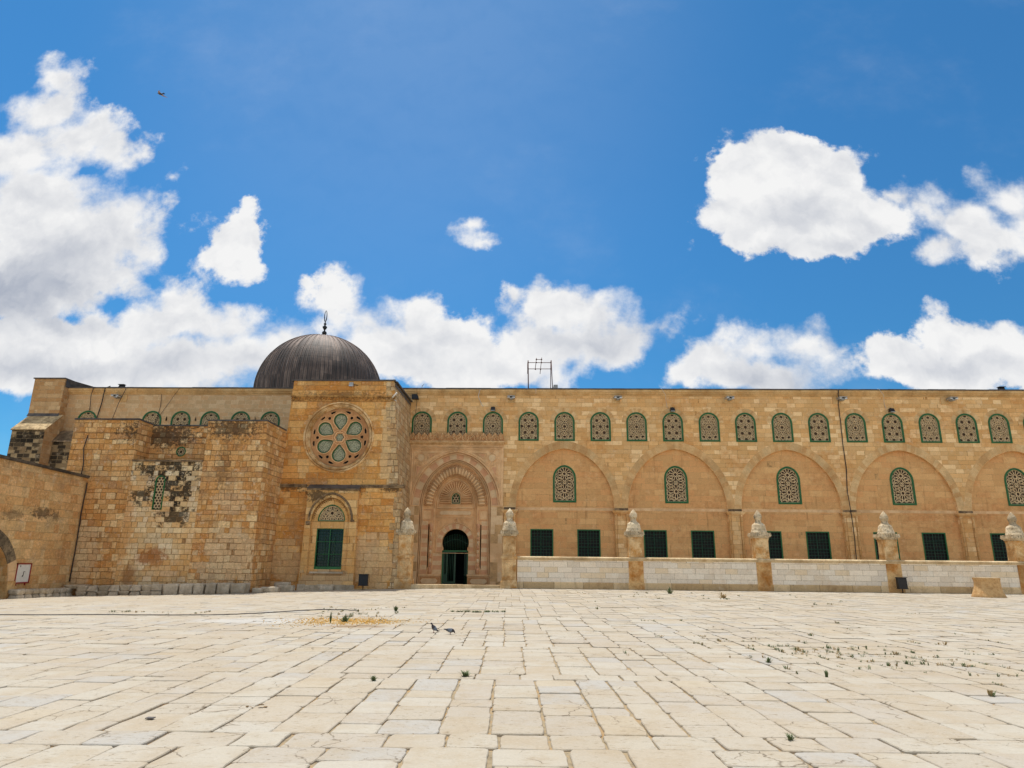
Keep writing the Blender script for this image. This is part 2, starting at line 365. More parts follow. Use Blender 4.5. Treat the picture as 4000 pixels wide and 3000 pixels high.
MT['creamc'] = stone('cream_stone', o_(232, 204, 164), o_(220, 186, 144), 2.5, .3, bst=.2, fine=.6)
MT['crest'] = stone('crest_stone', o_(232, 200, 154), o_(206, 162, 112), 5, .4, bst=.4, soot=.2)
MT['cornice'] = stone('cornice_stone', o_(222, 186, 134), o_(204, 160, 104), 1.6, .5, bst=.3, soot=.12)
MT['frieze'] = stone('frieze_stone', o_(226, 176, 106), o_(150, 104, 58), 5, .6, bst=.6, soot=.5)
MT['ledge'] = stone('weathered_ledge_stone', o_(168, 142, 108), o_(96, 80, 64), 3, .6, bst=.6, soot=.6)
MT['lead'] = stone('lead_flashing', o_(96, 90, 86), o_(68, 64, 62), 2.5, .4, rgh=.6, bst=.2, spec=.4)
MT['drum'] = stone('drum_stone', o_(216, 178, 126), o_(190, 146, 96), 7, .4, bst=1.2, soot=.1)
MT['block'] = stone('fallen_block_stone', o_(214, 200, 178), o_(180, 164, 140), 3, .5, bst=.8, soot=.25)
MT['step'] = stone('step_stone', o_(222, 200, 162), o_(190, 162, 122), 2, .5, bst=.5, soot=.2)
MT['green'] = plain('green_paint', (.012, .13, .034), .42, 0, .35, 4)
MT['dgreen'] = plain('dark_green_paint', (.010, .06, .032), .45, 0, .4, 5)
MT['gbar'] = plain('green_grille_paint', (.022, .085, .05), .5, 0, .3, 5)
MT['grille'] = stone('stucco_grille', o_(240, 214, 172), o_(226, 196, 150), 4, .3, bst=.1, geo=False)
MT['pane'] = plain('brown_glass', (.075, .040, .020), .8, 0, .5, 3)
MT['dark'] = plain('dark_interior', (.008, .009, .008), .8, 0, .2)
MT['dglass'] = plain('dark_green_glass', (.006, .022, .016), .18, 0, .6, 2)
MT['black'] = plain('black_metal', (.014, .013, .014), .45, .2, .3)
MT['rust'] = plain('rusted_iron', (.10, .042, .035), .7, .2, .4, 12)
MT['grey'] = plain('grey_painted_metal', (.34, .35, .35), .5, .1, .2)
MT['white'] = plain('white_enamel', (.72, .70, .65), .5, 0, .12)
MT['red'] = plain('red_paint', (.28, .018, .02), .5, 0, .3)
MT['silver'] = plain('lamp_reflector', (.65, .66, .66), .3, .6, .2)
MT['hose'] = plain('black_rubber', (.02, .018, .02), .6, 0, .2)
MT['cable'] = plain('white_cable', (.6, .58, .52), .6, 0, .2)
MT['iron'] = plain('dark_bronze', (.018, .022, .026), .4, .5, .3)

def dome_mat():
    m, T, b = newmat('lead_sheet')
    uv = T.n('ShaderNodeUVMap').outputs[0]; x, y, _ = T.sep(uv)
    sh = T.m('FLOOR', x); tier = T.m('FLOOR', T.m('MULTIPLY_ADD', T.white(w=T.m('FLOOR', T.m('DIVIDE', x, 3)), dim='1D').outputs[0], .25, y))
    wn = T.white(T.comb(sh, tier, 0)); r, g, _b = T.sep(wn.outputs['Color'])
    n1 = T.noise(T.comb(T.m('MULTIPLY', x, .9), T.m('MULTIPLY', y, .8), 0), 1., 5, .7)
    n2 = T.noise(T.comb(T.m('MULTIPLY', x, .12), T.m('MULTIPLY', y, .5), 3), 1.3, 4, .6)
    f = T.m('ADD', T.m('MULTIPLY', r, .16), T.m('ADD', T.m('MULTIPLY', n1, .62), T.m('MULTIPLY', n2, .5)))
    c = T.ramp(f, [(.3, o_(40, 37, 37)), (.5, o_(66, 59, 56)), (.68, o_(100, 86, 79)), (.85, o_(150, 132, 120))])
    # upper sheets mixed paler with height, the edge broken by noise
    c = T.mix(T.m('MULTIPLY', T.mr(T.m('MULTIPLY_ADD', n2, 2.2, y), 4.0, 6.4), .6), c, o_(158, 136, 124))
    sk = T.mr(T.noise(T.comb(T.m('MULTIPLY', x, 2.2), T.m('MULTIPLY', y, .25), 9), 1.2, 3, .6), .62, .7)
    c = T.mix(T.m('MULTIPLY', sk, .4), c, o_(190, 178, 168))
    fx = T.m('FRACT', x); e = T.m('MINIMUM', fx, T.m('SUBTRACT', 1, fx))
    c = T.mix(T.m('MULTIPLY', T.mr(e, .2, .04), .8), c, o_(30, 28, 30))
    T.set(b.inputs['Base Color'], c); b.inputs['Metallic'].default_value = .1; b.inputs['Roughness'].default_value = .66
    fy = T.m('FRACT', T.m('MULTIPLY_ADD', r, .0, y)); bump(T, b, T.m('ADD', n1, T.mr(fy, .0, .04)), .35, .02)
    return m
MT['dome'] = dome_mat()
def filigree():
    m, T, b = newmat('stucco_glass_filigree')
    p = T.n('ShaderNodeTexCoord').outputs['Object']
    v = T.n('ShaderNodeTexVoronoi', feature='DISTANCE_TO_EDGE'); T.set(v.inputs['Vector'], p); v.inputs['Scale'].default_value = 11
    v2 = T.n('ShaderNodeTexVoronoi', feature='DISTANCE_TO_EDGE'); T.set(v2.inputs['Vector'], p); v2.inputs['Scale'].default_value = 24
    f = T.m('MULTIPLY', T.mr(v.outputs[0], .06, .1), T.mr(v2.outputs[0], .04, .12))
    T.set(b.inputs['Base Color'], T.mix(f, o_(176, 178, 148), o_(66, 70, 54))); b.inputs['Roughness'].default_value = .6
    bump(T, b, T.m('SUBTRACT', 1, f), .5, .01); return m
MT['fili'] = filigree()
def paving():
    m, T, b = newmat('limestone_slabs')
    a = T.n('ShaderNodeAttribute', attribute_name='rnd').outputs['Vector']; r1, r2, r3 = T.sep(a)
    p = T.n('ShaderNodeNewGeometry').outputs['Position']
    off = T.vm('MULTIPLY_ADD', a, (40, 40, 40), p)
    n1 = T.noise(off, 1.6, 5, .65); n2 = T.noise(off, 13, 6, .75); n3 = T.noise(p, .22, 4, .6); n4 = T.noise(off, 45, 4, .7)
    c = T.ramp(r1, [(0, o_(224, 207, 180)), (.2, o_(229, 214, 188)), (.4, o_(226, 208, 180)), (.6, o_(222, 206, 182)), (.75, o_(230, 216, 192)), (.88, o_(220, 209, 191)), (.97, o_(228, 208, 176))], 'CONSTANT')
    c = T.mix(T.m('MULTIPLY', T.mr(n1, .42, .66), .5), c, o_(214, 188, 150))
    c = T.mix(T.m('MULTIPLY', T.mr(T.noise(p, 2.8, 7, .72), .5, .68), .35), c, o_(204, 178, 140))
    c = T.mix(T.m('MULTIPLY', T.mr(n3, .45, .65), .22), c, o_(206, 176, 132))
    pm = T.m('MULTIPLY', T.mr(T.noise(T.vm('MULTIPLY', off, (.6, 1.6, 1)), 16, 6, .75), .57, .64), T.mr(r2, .1, .7, .3, .9))
    c = T.mix(pm, c, o_(164, 140, 106))
    c = T.mix(T.m('MULTIPLY', T.mr(T.noise(off, 7, 6, .85), .66, .72), .5), c, o_(150, 122, 84))
    g = T.mr(n4, .25, .75, .9, 1.07, False); c = T.mix(1., c, T.comb(g, g, g), 'MULTIPLY')
    # spilled grain stain and damp patch
    for (cx, cy, rx, ry, al, cc) in ((-4.9, 18.6, 1.9, 1.1, .5, o_(228, 190, 116)), (-4.3, 17.2, 1.0, .45, .6, o_(176, 134, 84)), (-7.4, 18.6, 2.0, 1.0, .6, o_(240, 234, 222)), (8.0, 30, 3, 1.2, .2, o_(200, 170, 120))):
        q = T.vm('LENGTH', T.vm('MULTIPLY_ADD', p, (1 / rx, 1 / ry, 0), (-cx / rx, -cy / ry, 0)))
        q = T.m('MULTIPLY_ADD', T.m('SUBTRACT', T.noise(p, 6, 6, .8), .5), 2.2, q)
        c = T.mix(T.m('MULTIPLY', T.mr(q, 1., .5), al), c, cc)
    c = T.mix(T.m('MULTIPLY', T.mr(T.noise(T.vm('MULTIPLY', off, (.7, 1.5, 1)), 24, 5, .8), .60, .66), .6), c, o_(250, 240, 222))
    vc = T.n('ShaderNodeTexVoronoi', feature='DISTANCE_TO_EDGE'); T.set(vc.inputs['Vector'], T.vm('MULTIPLY_ADD', T.noise(p, 3, 4, .6, 0, True), (.35, .35, 0), p)); vc.inputs['Scale'].default_value = 1.7
    ck = T.m('MULTIPLY', T.m('MULTIPLY', T.mr(vc.outputs[0], .014, .003), T.m('GREATER_THAN', r3, .70)), T.mr(n1, .42, .55))
    c = T.mix(T.m('MULTIPLY', ck, .75), c, o_(120, 100, 74))
    c = T.mix(1., c, (.575, .605, .655), 'MULTIPLY')
    T.set(b.inputs['Base Color'], c); b.inputs['Roughness'].default_value = .8; b.inputs['Specular IOR Level'].default_value = .3
    h = T.m('ADD', T.m('MULTIPLY', n1, .8), T.m('ADD', T.m('MULTIPLY', n2, T.mr(r2, 0, 1, .2, .8)), T.m('MULTIPLY', n4, .15)))
    bump(T, b, h, .55, .02); return m
MT['pave'] = paving()
def jointm():
    m, T, b = newmat('joint_soil')
    p = T.n('ShaderNodeNewGeometry').outputs['Position']
    c = T.ramp(T.noise(p, 5, 6, .75), [(.3, o_(112, 98, 76)), (.5, o_(158, 142, 114)), (.62, o_(166, 132, 86)), (.75, o_(120, 112, 82))])
    T.set(b.inputs['Base Color'], c); b.inputs['Roughness'].default_value = .95; bump(T, b, T.noise(p, 60, 4, .7), .6, .01); return m
MT['joint'] = jointm()
def leafm(nm, c1, c2):
    m, T, b = newmat(nm); p = T.n('ShaderNodeTexCoord').outputs['Object']
    T.set(b.inputs['Base Color'], T.mix(T.noise(p, 14, 2), c1, c2)); b.inputs['Roughness'].default_value = .7; return m
MT['leaf'] = leafm('weed_leaf', (.07, .115, .035), (.15, .17, .07)); MT['dry'] = leafm('dry_weed', (.30, .20, .08), (.42, .30, .14))

# ------------------------------------------------------------------ levels
FY = 46.49            # plane of the long facade
TY = 40.61            # plane of the transept front and the fence
def gz(x, y):
    return -.52 * max(0, min(1.4, -x / 25)) ** 1.3 * max(0, min(1, y / 36)) ** 1.5

# ------------------------------------------------------------------ paving
JO = []
def paving_geo():
    A = .033; ca, sa = cos(A), sin(A)
    mb = M(); rnd = R
    bands = [(-5, -3.2), (-3.2, -1.6), (-1.6, .4), (.4, 2.2), (2.2, 3.9), (3.9, 5.0), (5.0, 6.47), (6.47, 6.96), (6.96, 9.96), (9.96, 10.39), (10.39, 13.6), (13.6, 16.62), (16.62, 19.5), (19.5, 20.3), (20.3, 24.), (24., 27.4), (27.4, 31.5), (31.5, 35.), (35, 38.), (38, 41.5)]
    for bi, (b0, b1) in enumerate(bands):
        lim = 6 + max(0, b1) * .98 + 2
        x = -lim - rnd.random() * .6
        wide = (b1 - b0) < .9 or b1 < 7
        while x < lim:
            w = rnd.uniform(.38, .64) * (1.2 if wide else 1) * (1.5 if rnd.random() < .12 else 1)
            if b0 > 19: w *= 1.1
            y = b0; first = True
            while y < b1 - 1e-6:
                L = rnd.uniform(.34, .82) * (1.35 if rnd.random() < .2 else 1)
                if wide: L = b1 - b0 if b1 - b0 < .9 else L
                if b1 - (y + L) < .28: L = b1 - y
                cxx, cyy = x + w / 2, y + L / 2
                wx = cxx * ca - cyy * sa; wy = cxx * sa + cyy * ca
                JO.append((wx - w / 2, wy + rnd.uniform(-.4, .4) * L)); JO.append((wx + rnd.uniform(-.4, .4) * w, wy - L / 2))
                if not (wx < -25.6 or wy > 41.2 or (wx < -15 and wy > 37.4) or wy < -5):
                    g = gz(wx, wy); near = wy < 14
                    jn = rnd.uniform(.004, .012) if near else rnd.uniform(.002, .007); jy = rnd.uniform(.0005, .004)
                    if rnd.random() < .12: jn *= 2.2
                    mb.rv = (rnd.random(), rnd.random(), rnd.random())
                    tz = rnd.uniform(-.006, .006); tx, ty = rnd.uniform(-.006, .006), rnd.uniform(-.006, .006)
                    ns = 7 if wy < 11 else (4 if wy < 20 else 2)
                    x0, x1, y0, y1 = x + jn, x + w - jn, y + jy, y + L - jy
                    am = (.014 if near else .010)
                    sd = rnd.random() * 100
                    def ring(ins, dz):
                        P = []
                        def wob(px, py): 
                            a = mno.noise(Vector((px * 2.3 + sd, py * 2.3, 1))) * am * 1.6 + mno.noise(Vector((px * 11, py * 11 + sd, 5))) * am * .8
                            b = mno.noise(Vector((px * 2.3, py * 2.3 + sd, 9))) * am * 1.6 + mno.noise(Vector((px * 11 + sd, py * 11, 3))) * am * .8
                            return a, b
                        cr = .018 if ns > 2 else 0
                        X0, X1, Y0, Y1 = x0 + ins, x1 - ins, y0 + ins, y1 - ins
                        cor = [(X0, Y0), (X1, Y0), (X1, Y1), (X0, Y1)]
                        for k in range(4):
                            p, q = cor[k], cor[(k + 1) % 4]
                            for t in range(ns):
                                f = t / ns
                                if ns > 2: f = (t + .35) / (ns - .3) * 1.0
                                f = min(f, 1)
                                px, py = p[0] + (q[0] - p[0]) * f, p[1] + (q[1] - p[1]) * f
                                if ns > 2 and (t == 0): px += (1 if p[0] == X0 else -1) * cr * .3; py += (1 if p[1] == Y0 else -1) * cr * .3
                                a, b = wob(px, py) if ns > 1 else (0, 0); px += a; py += b
                                z = g + dz + tz + tx * (px - cxx) / w + ty * (py - cyy) / L
                                P.append((px * ca - py * sa, px * sa + py * ca, z))
                        return P
                    if near:
                        n = ns * 4; r0 = ring(0, -.05); r1 = ring(.001, -.009); r2 = ring(.008, 0)
                        mb.add(r0 + r1 + r2, [(k, (k + 1) % n, n + (k + 1) % n, n + k) for k in range(n)] + [(n + k, n + (k + 1) % n, 2 * n + (k + 1) % n, 2 * n + k) for k in range(n)] + [tuple(range(2 * n, 3 * n))], 0)
                    else:
                        n = ns * 4; r0 = ring(0, -.04); r1 = ring(.003, 0)
                        mb.add(r0 + r1, [(k, (k + 1) % n, n + (k + 1) % n, n + k) for k in range(n)] + [tuple(range(n, 2 * n))], 0)
                y += L
            x += w
    mb.rv = (0, 0, 0)
    o = mb.build('paving', MT['pave'], loc=(0, 0, 0)); tag(o, kind='structure')
    g = M(); nx, ny = 60, 48
    xs = [-60 + 2 * i for i in range(nx + 1)]; ys = [-12 + 1.25 * j for j in range(ny + 1)]
    g.add([(x, y, gz(x, y) - .022) for y in ys for x in xs], [(j * (nx + 1) + i, j * (nx + 1) + i + 1, (j + 1) * (nx + 1) + i + 1, (j + 1) * (nx + 1) + i) for j in range(ny) for i in range(nx)], 0, True)
    o = g.build('ground', MT['joint'], loc=(0, 0, 0)); tag(o, kind='structure')
    f = M(); Z = -.75; f.quad((-900, -900, Z), (900, -900, Z), (900, 900, Z), (-900, 900, Z))
    o = f.build('far_ground', stone('pale_limestone_ground', o_(206, 190, 162), None, .4), loc=(0, 0, Z)); tag(o, kind='structure')
paving_geo()
# ------------------------------------------------------------------ windows
def lattice(segs, P, w, t, y=0.):
    g = M()
    for (x0, z0), (x1, z1) in segs:
        L = hypot(x1 - x0, z1 - z0)
        if L < 1e-6: continue
        n = max(1, int(L / .035)); run = None; ins = [inpoly(x0 + (x1 - x0) * (i + .5) / n, z0 + (z1 - z0) * (i + .5) / n, P) for i in range(n)] + [False]
        nx, nz = -(z1 - z0) / L * w / 2, (x1 - x0) / L * w / 2
        for i, q in enumerate(ins):
            if q and run is None: run = i
            if not q and run is not None:
                a = (x0 + (x1 - x0) * run / n, z0 + (z1 - z0) * run / n); b = (x0 + (x1 - x0) * i / n, z0 + (z1 - z0) * i / n)
                p = [(a[0] + nx, y, a[1] + nz), (a[0] - nx, y, a[1] - nz), (b[0] - nx, y, b[1] - nz), (b[0] + nx, y, b[1] + nz)]
                g.add(p + [(r[0], y + t, r[2]) for r in p], [(0, 1, 2, 3), (0, 4, 5, 1), (1, 5, 6, 2), (2, 6, 7, 3), (3, 7, 4, 0)], 0); run = None
    return g
def kagome(x0, x1, z0, z1, s, d, ph=0.):
    o = []; cx, cz = (x0 + x1) / 2, (z0 + z1) / 2; Rr = hypot(x1 - x0, z1 - z0) / 2 + s
    for k3 in range(3):
        a = k3 * pi / 3 + ph; dx, dz = cos(a), sin(a); nx, nz = -dz, dx; n = int(Rr / s) + 1
        for k in range(-n, n + 1):
            for e in ((-d, d) if d else (0,)):
                q = k * s + e + s / 2; px, pz = cx + nx * q, cz + nz * q
                o.append(((px - dx * Rr, pz - dz * Rr), (px + dx * Rr, pz + dz * Rr)))
    return o
def rosette(cx, cz, Rr, n=12):
    o = []
    P = lambda r, k: (cx + Rr * r * cos(2 * pi * k / n + pi / 2), cz + Rr * r * sin(2 * pi * k / n + pi / 2))
    for k in range(n):
        o += [(P(.2, k), P(.2, k + 1)), (P(.22, k + .5), P(.62, k + .5)), (P(.62, k + .5), P(.86, k)), (P(.86, k), P(.62, k - .5)), (P(.86, k), P(1.05, k + .5)), (P(.86, k), P(1.05, k - .5))]
    return o
def inset_arch(w, z0, zs, za, d, n=14): return arch(0, w - d, z0 + d, zs, za - d, n)
def window_proto(name, w, H, zs, fr, segs, bw, parent, sink=.03):
    # origin at the middle of the sill; frame ring, stucco grille and pane behind
    out = arch(0, w, 0, zs, H, 12); inn = inset_arch(w, 0, zs, H, fr, 12)
    f = M(); y0, y1 = -.035, .10; n = len(out)
    assert len(out) == len(inn)
    p = [(x, y0, z) for x, z in out] + [(x, y0, z) for x, z in inn] + [(x, y1, z) for x, z in out] + [(x, y1, z) for x, z in inn]
    mid = [((a[0] + b[0]) / 2, (a[1] + b[1]) / 2) for a, b in zip(out, inn)]
    fs = []
    for i in range(n):
        j = (i + 1) % n; fs += [(i, j, n + j, n + i), (i, 2 * n + i, 2 * n + j, j), (n + i, n + j, 3 * n + j, 3 * n + i)]
    f.add(p, fs, 0)
    f.strip(mid + [], .05, y0, .018, 0, closed=True)
    fo = f.build(name, MT['green'], parent, loc=(0, 0, 0))
    g = lattice(segs, inset_arch(w, 0, zs, H, fr - .01, 12), bw, .035, sink)
    li = inset_arch(w, 0, zs, H, fr + .012, 12); g.strip(li, .03, sink + .01, .012, 0, closed=True)
    g.build('grille', MT['grille'], fo, loc=(0, sink, 0))
    q = M(); q.plate(out, [], .09); q.build('pane', MT['pane'], fo, loc=(0, .09, 0))
    return fo
def put(o, x, y, z): return dup(o, (x, y, z), mosque)
def remove_tree(o):
    for c in list(o.children): remove_tree(c)
    bpy.data.objects.remove(o)

mosque = empty('mosque', (0, FY, 0))
tag(mosque, 'long honey stone mosque with dark ribbed dome, rose window block and carved portal', 'mosque')
WO['mosque'] = Vector((0, FY, 0))
UW, UH, US = .715, 2.09, 1.36
dumy = empty('dummy', (0, 0, 0))
protoA = window_proto('arched_window', UW, UH, US, .115, kagome(-.7, .7, 0, 2.1, .36, .06) + kagome(-.7, .7, 0, 2.1, .36, 0, pi / 6), .028, dumy)
protoB = window_proto('arched_window', UW, UH, US, .115, kagome(-.7, .7, 0, 2.1, .25, 0, pi / 6) + kagome(-.7, .7, 0, 2.1, .40, .045), .028, dumy)
segs = rosette(0, 2.0 - .02, .62) + rosette(0, .80, .62) + rosette(.68, 1.4, .62) + rosette(-.68, 1.4, .62) + rosette(.68, .18, .6) + rosette(-.68, .18, .6)
protoC = window_proto('niche_window', .80, 2.58, 1.66, .125, segs, .036, dumy)
def grille_window(w, h, nx, nz, name, parent):
    f = M(); fr = .075
    for (a, b, c, d) in ((-w, w, h - fr, h), (-w, w, 0, fr), (-w, -w + fr, fr, h - fr), (w - fr, w, fr, h - fr)): f.box(a, b, -.03, .06, c, d)
    fo = f.build(name, MT['green'], parent, loc=(0, 0, 0))
    g = M(); iw, ih = w - fr, h - fr
    for i in range(1, nx):
        x = -iw + 2 * iw * i / nx; g.tube([(x, .0, fr), (x, .0, ih)], .011, n=4, sm=False)
        if i in (nx // 2,): g.tube([(x + .05, .05, fr), (x + .05, .05, ih)], .022, n=4, sm=False)
    for k in range(1, nz):
        z = fr + (ih - fr) * k / nz; g.tube([(-iw, -.012, z), (iw, -.012, z)], .011, n=4, sm=False)
    for k in range(1, 4):
        z = fr + (ih - fr) * k / 4 + .06; g.tube([(-iw, .07, z), (iw, .07, z)], .018, n=4, sm=False)
    g.build('bars', MT['gbar'], fo, loc=(0, 0, 0))
    q = M(); q.quad((-w, .12, 0), (w, .12, 0), (w, .12, h), (-w, .12, h)); q.build('pane', MT['dark'], fo, loc=(0, .12, 0))
    return fo
protoD = grille_window(.785, 2.5, 7, 11, 'barred_window', dumy)

# ------------------------------------------------------------------ long facade
UX = [-7.853 + 2.5386 * i for i in range(16)] + [-7.853 + 2.5386 * 15 + 2.22, -7.853 + 2.5386 * 15 + 4.6] + [-7.853 + 2.5386 * 15 + 4.6 + 2.54 * k for k in range(1, 5)]
UZ = 9.73
LX = [-32.25, -27.47, -25.34, -23.19, -20.98, -18.82]; LZ = 11.78 - UH
PCX, SPZ = -5.28, 5.16
NX = [2.27 + 7.70 * i for i in range(6)]
XR = 47.
TOPZ = 13.05
# right part, with niches and the stepped portal opening
portal_open = arch(PCX, 3.06, -.3, SPZ, 8.86, 20, foot=2.45)
holes = [arch(x, UW + .005, UZ, UZ + US, UZ + UH + .005, 12) for x in UX]
niches = [arch(x, 3.37, -.35, 5.08, 9.2, 20) for x in NX if x + 3.4 < XR]
wall = M()
holes_p = holes + [arch(PCX, 3.06, -.3, SPZ, 8.86, 20)] + [p for p in niches]
# the portal hole has its own jamb plates, so the full-width arch is cut here
wall.plate([(-8.75, -.6), (XR, -.6), (XR, TOPZ), (-8.75, TOPZ)], holes_p, FY, [.12] * len(holes) + [.1] + [.2] * len(niches), 0)
arc = wall.build('arcade_wall', MT['arcade'], mosque)
# niche backs
nb = M()
for x in NX:
    if x + 3.4 > XR: continue
    hl = [arch(x, .80, 5.47, 5.47 + 1.66, 5.47 + 2.585, 12), rect(x - 1.58 - .785, x - 1.58 + .785, 1.16, 3.66), rect(x + 1.62 - .785, x + 1.62 + .785, 1.16, 3.66)]
    nb.plate([(x - 3.4, -.35), (x + 3.4, -.35), (x + 3.4, 9.25), (x - 3.4, 9.25)], hl, FY + .2, [.1, .12, .12], 0)
nb.build('niche_wall', MT['niche'], mosque)
for i, x in enumerate(NX):
    if x + 3.4 > XR: continue
    put(protoC, x, FY + .2, 5.475); put(protoD, x - 1.58, FY + .2, 1.16); put(protoD, x + 1.62, FY + .2, 1.16)
for i, x in enumerate(UX): put(protoA if i % 2 == 0 else protoB, x, FY, UZ)
g = [M() for _ in NX]
for q, x in zip(g, NX):
    if x + 3.4 > XR: continue
    for k in range(7): q.box(x - 3.36 + .96 * k + .004, x - 3.36 + .96 * (k + 1) - .004, FY + .188 - R.uniform(0, .003), FY + .2, 4.93, 5.12)
    q.build('band_course', MT['tan2'], mosque)
# voussoir rings: slightly proud bands of wedge stones
def vring(g, cx, w0, w1, zs, za0, za1, y, n, mi=(0, 1), proud=.004, gap=.0015, foot=None):
    # wedge stones between two arch lines
    A = archline(cx, w0, zs, za0, n * 2); B = archline(cx, w1, zs, za1, n * 2); N = len(A) - 1
    k = 0; i = 0
    while i < N:
        j = min(i + 2, N); ga, gb = gap, gap
        P = [A[t] for t in range(i, j + 1)] + [B[t] for t in range(j, i - 1, -1)]
        c = (sum(p[0] for p in P) / len(P), sum(p[1] for p in P) / len(P))
        Q = [(c[0] + (x - c[0]) * (1 - gap * 9), c[1] + (z - c[1]) * (1 - gap * 9)) for x, z in P]
        g.add([(x, y - proud, z) for x, z in Q], [tuple(range(len(Q)))], mi[k % len(mi)])
        k += 1; i = j
vm_ = [stone('voussoir_%s' % s, srgb(*c), srgb(*d), 2.5, .4, bst=.3) for s, c, d in (('light', (226, 188, 136), (214, 172, 118)), ('mid', (220, 178, 124), (206, 158, 104)), ('pale', (231, 198, 148), (217, 178, 126)))]
for i, x in enumerate(UX):
    g = M(); vring(g, x, UW + .01, UW + .31, UZ + US, UZ + UH + .01, UZ + UH + .30, FY, 9, mi=R.sample([0, 1, 2], 3) + [R.randrange(3)])
    g.build('window_arch_stones', vm_, mosque)
for x in NX:
    if x + 3.4 > XR: continue
    g = M(); vring(g, x, 3.38, 3.80 + .05, 5.08, 9.21, 9.75, FY, 21, mi=[R.randrange(3) for _ in range(7)]); g.build('niche_arch_stones', vm_, mosque)
# clerestory on the left
lw = M(); lw.plate([(-34.6, 7.5), (-8.76, 7.5), (-8.76, TOPZ), (-34.6, TOPZ)], [arch(x, UW + .005, LZ, LZ + US, LZ + UH + .005, 12) for x in LX], FY, .12, 0)
lw.build('clerestory_wall', MT['left'], mosque)
for i, x in enumerate(LX):
    put(protoA if i % 2 else protoB, x, FY, LZ)
    g = M(); vring(g, x, UW + .01, UW + .42, LZ + US, LZ + UH + .01, LZ + UH + .40, FY, 9, mi=[0, 1, 0, 2, 1]); g.build('window_arch_stones', [MT['left']] * 3, mosque)
# cornice, gutter line and roof
def cornice(x0, x1, name):
    g = M(); prof = [(0, 12.99), (.03, 13.0), (.05, 13.06), (.13, 13.14), (.14, 13.2), (.20, 13.26), (.20, 13.42), (0, 13.42)]
    xs = [x0]
    while xs[-1] < x1 - .1: xs.append(min(x1, xs[-1] + R.uniform(1., 1.9)))
    for a, b in zip(xs, xs[1:]):
        e = R.uniform(-.006, .006)
        p = [(X, FY - q - e, z) for X in (a + .004, b - .004) for q, z in prof]; n = len(prof)
        g.add(p, [(k, k + 1, n + k + 1, n + k) for k in range(n - 1)] + [tuple(range(n))[::-1], tuple(range(n, 2 * n))], 0)
    return g.build(name, MT['cornice'], mosque)
cornice(-34.2, XR, 'cornice')
g = M(); x = -34.2
while x < XR:
    b = min(XR, x + R.uniform(.5, 1.1)); g.box(x, b - .01, FY - .235, FY + .55, 13.42, 13.50 + R.uniform(0, .02)); x = b
g.build('roof_edge', MT['lead'], mosque)
g = M(); g.box(-34.2, XR, FY + .5, 70, 12.6, 13.30); g.quad((-34.2, 70, -.6), (XR, 70, -.6), (XR, 70, 13.3), (-34.2, 70, 13.3))
g.quad((XR, FY, -.6), (XR, 70, -.6), (XR, 70, 13.3), (XR, FY, 13.3)); g.quad((-34.2, FY + .01, -.6), (-34.2, 70, -.6), (-34.2, 70, 13.3), (-34.2, FY + .01, 13.3))
g.build('roof', MT['lead'], mosque)
# pilasters with caps between the niches
def pilaster(xc, hw):
    g = M()
    for sx in (-1, 1):   # corner shafts
        g.lathe([(.085, -.3), (.085, 4.55), (.10, 4.58), (.11, 4.7)], (xc + sx * (hw - .11), FY - .02, 0), 0, 10)
    g.box(xc - hw + .22, xc + hw - .22, FY - .035, FY + .0, -.3, 4.70)
    g.box(xc - hw - .04, xc + hw + .04, FY - .12, FY + .18, 4.70, 4.76); g.box(xc - hw - .09, xc + hw + .09, FY - .17, FY + .18, 4.76, 4.82); g.box(xc - hw - .13, xc + hw + .13, FY - .21, FY + .18, 4.82, 4.93)
    g.box(xc - hw + .04, xc + hw - .04, FY - .03, FY + .02, 4.93, 5.10, 1)
    return g.build('pilaster', [MT['arcade'], MT['ledge']], mosque)
pilaster(-1.52, .44)
for x in NX[:-1]: pilaster(x + 3.85, .50)

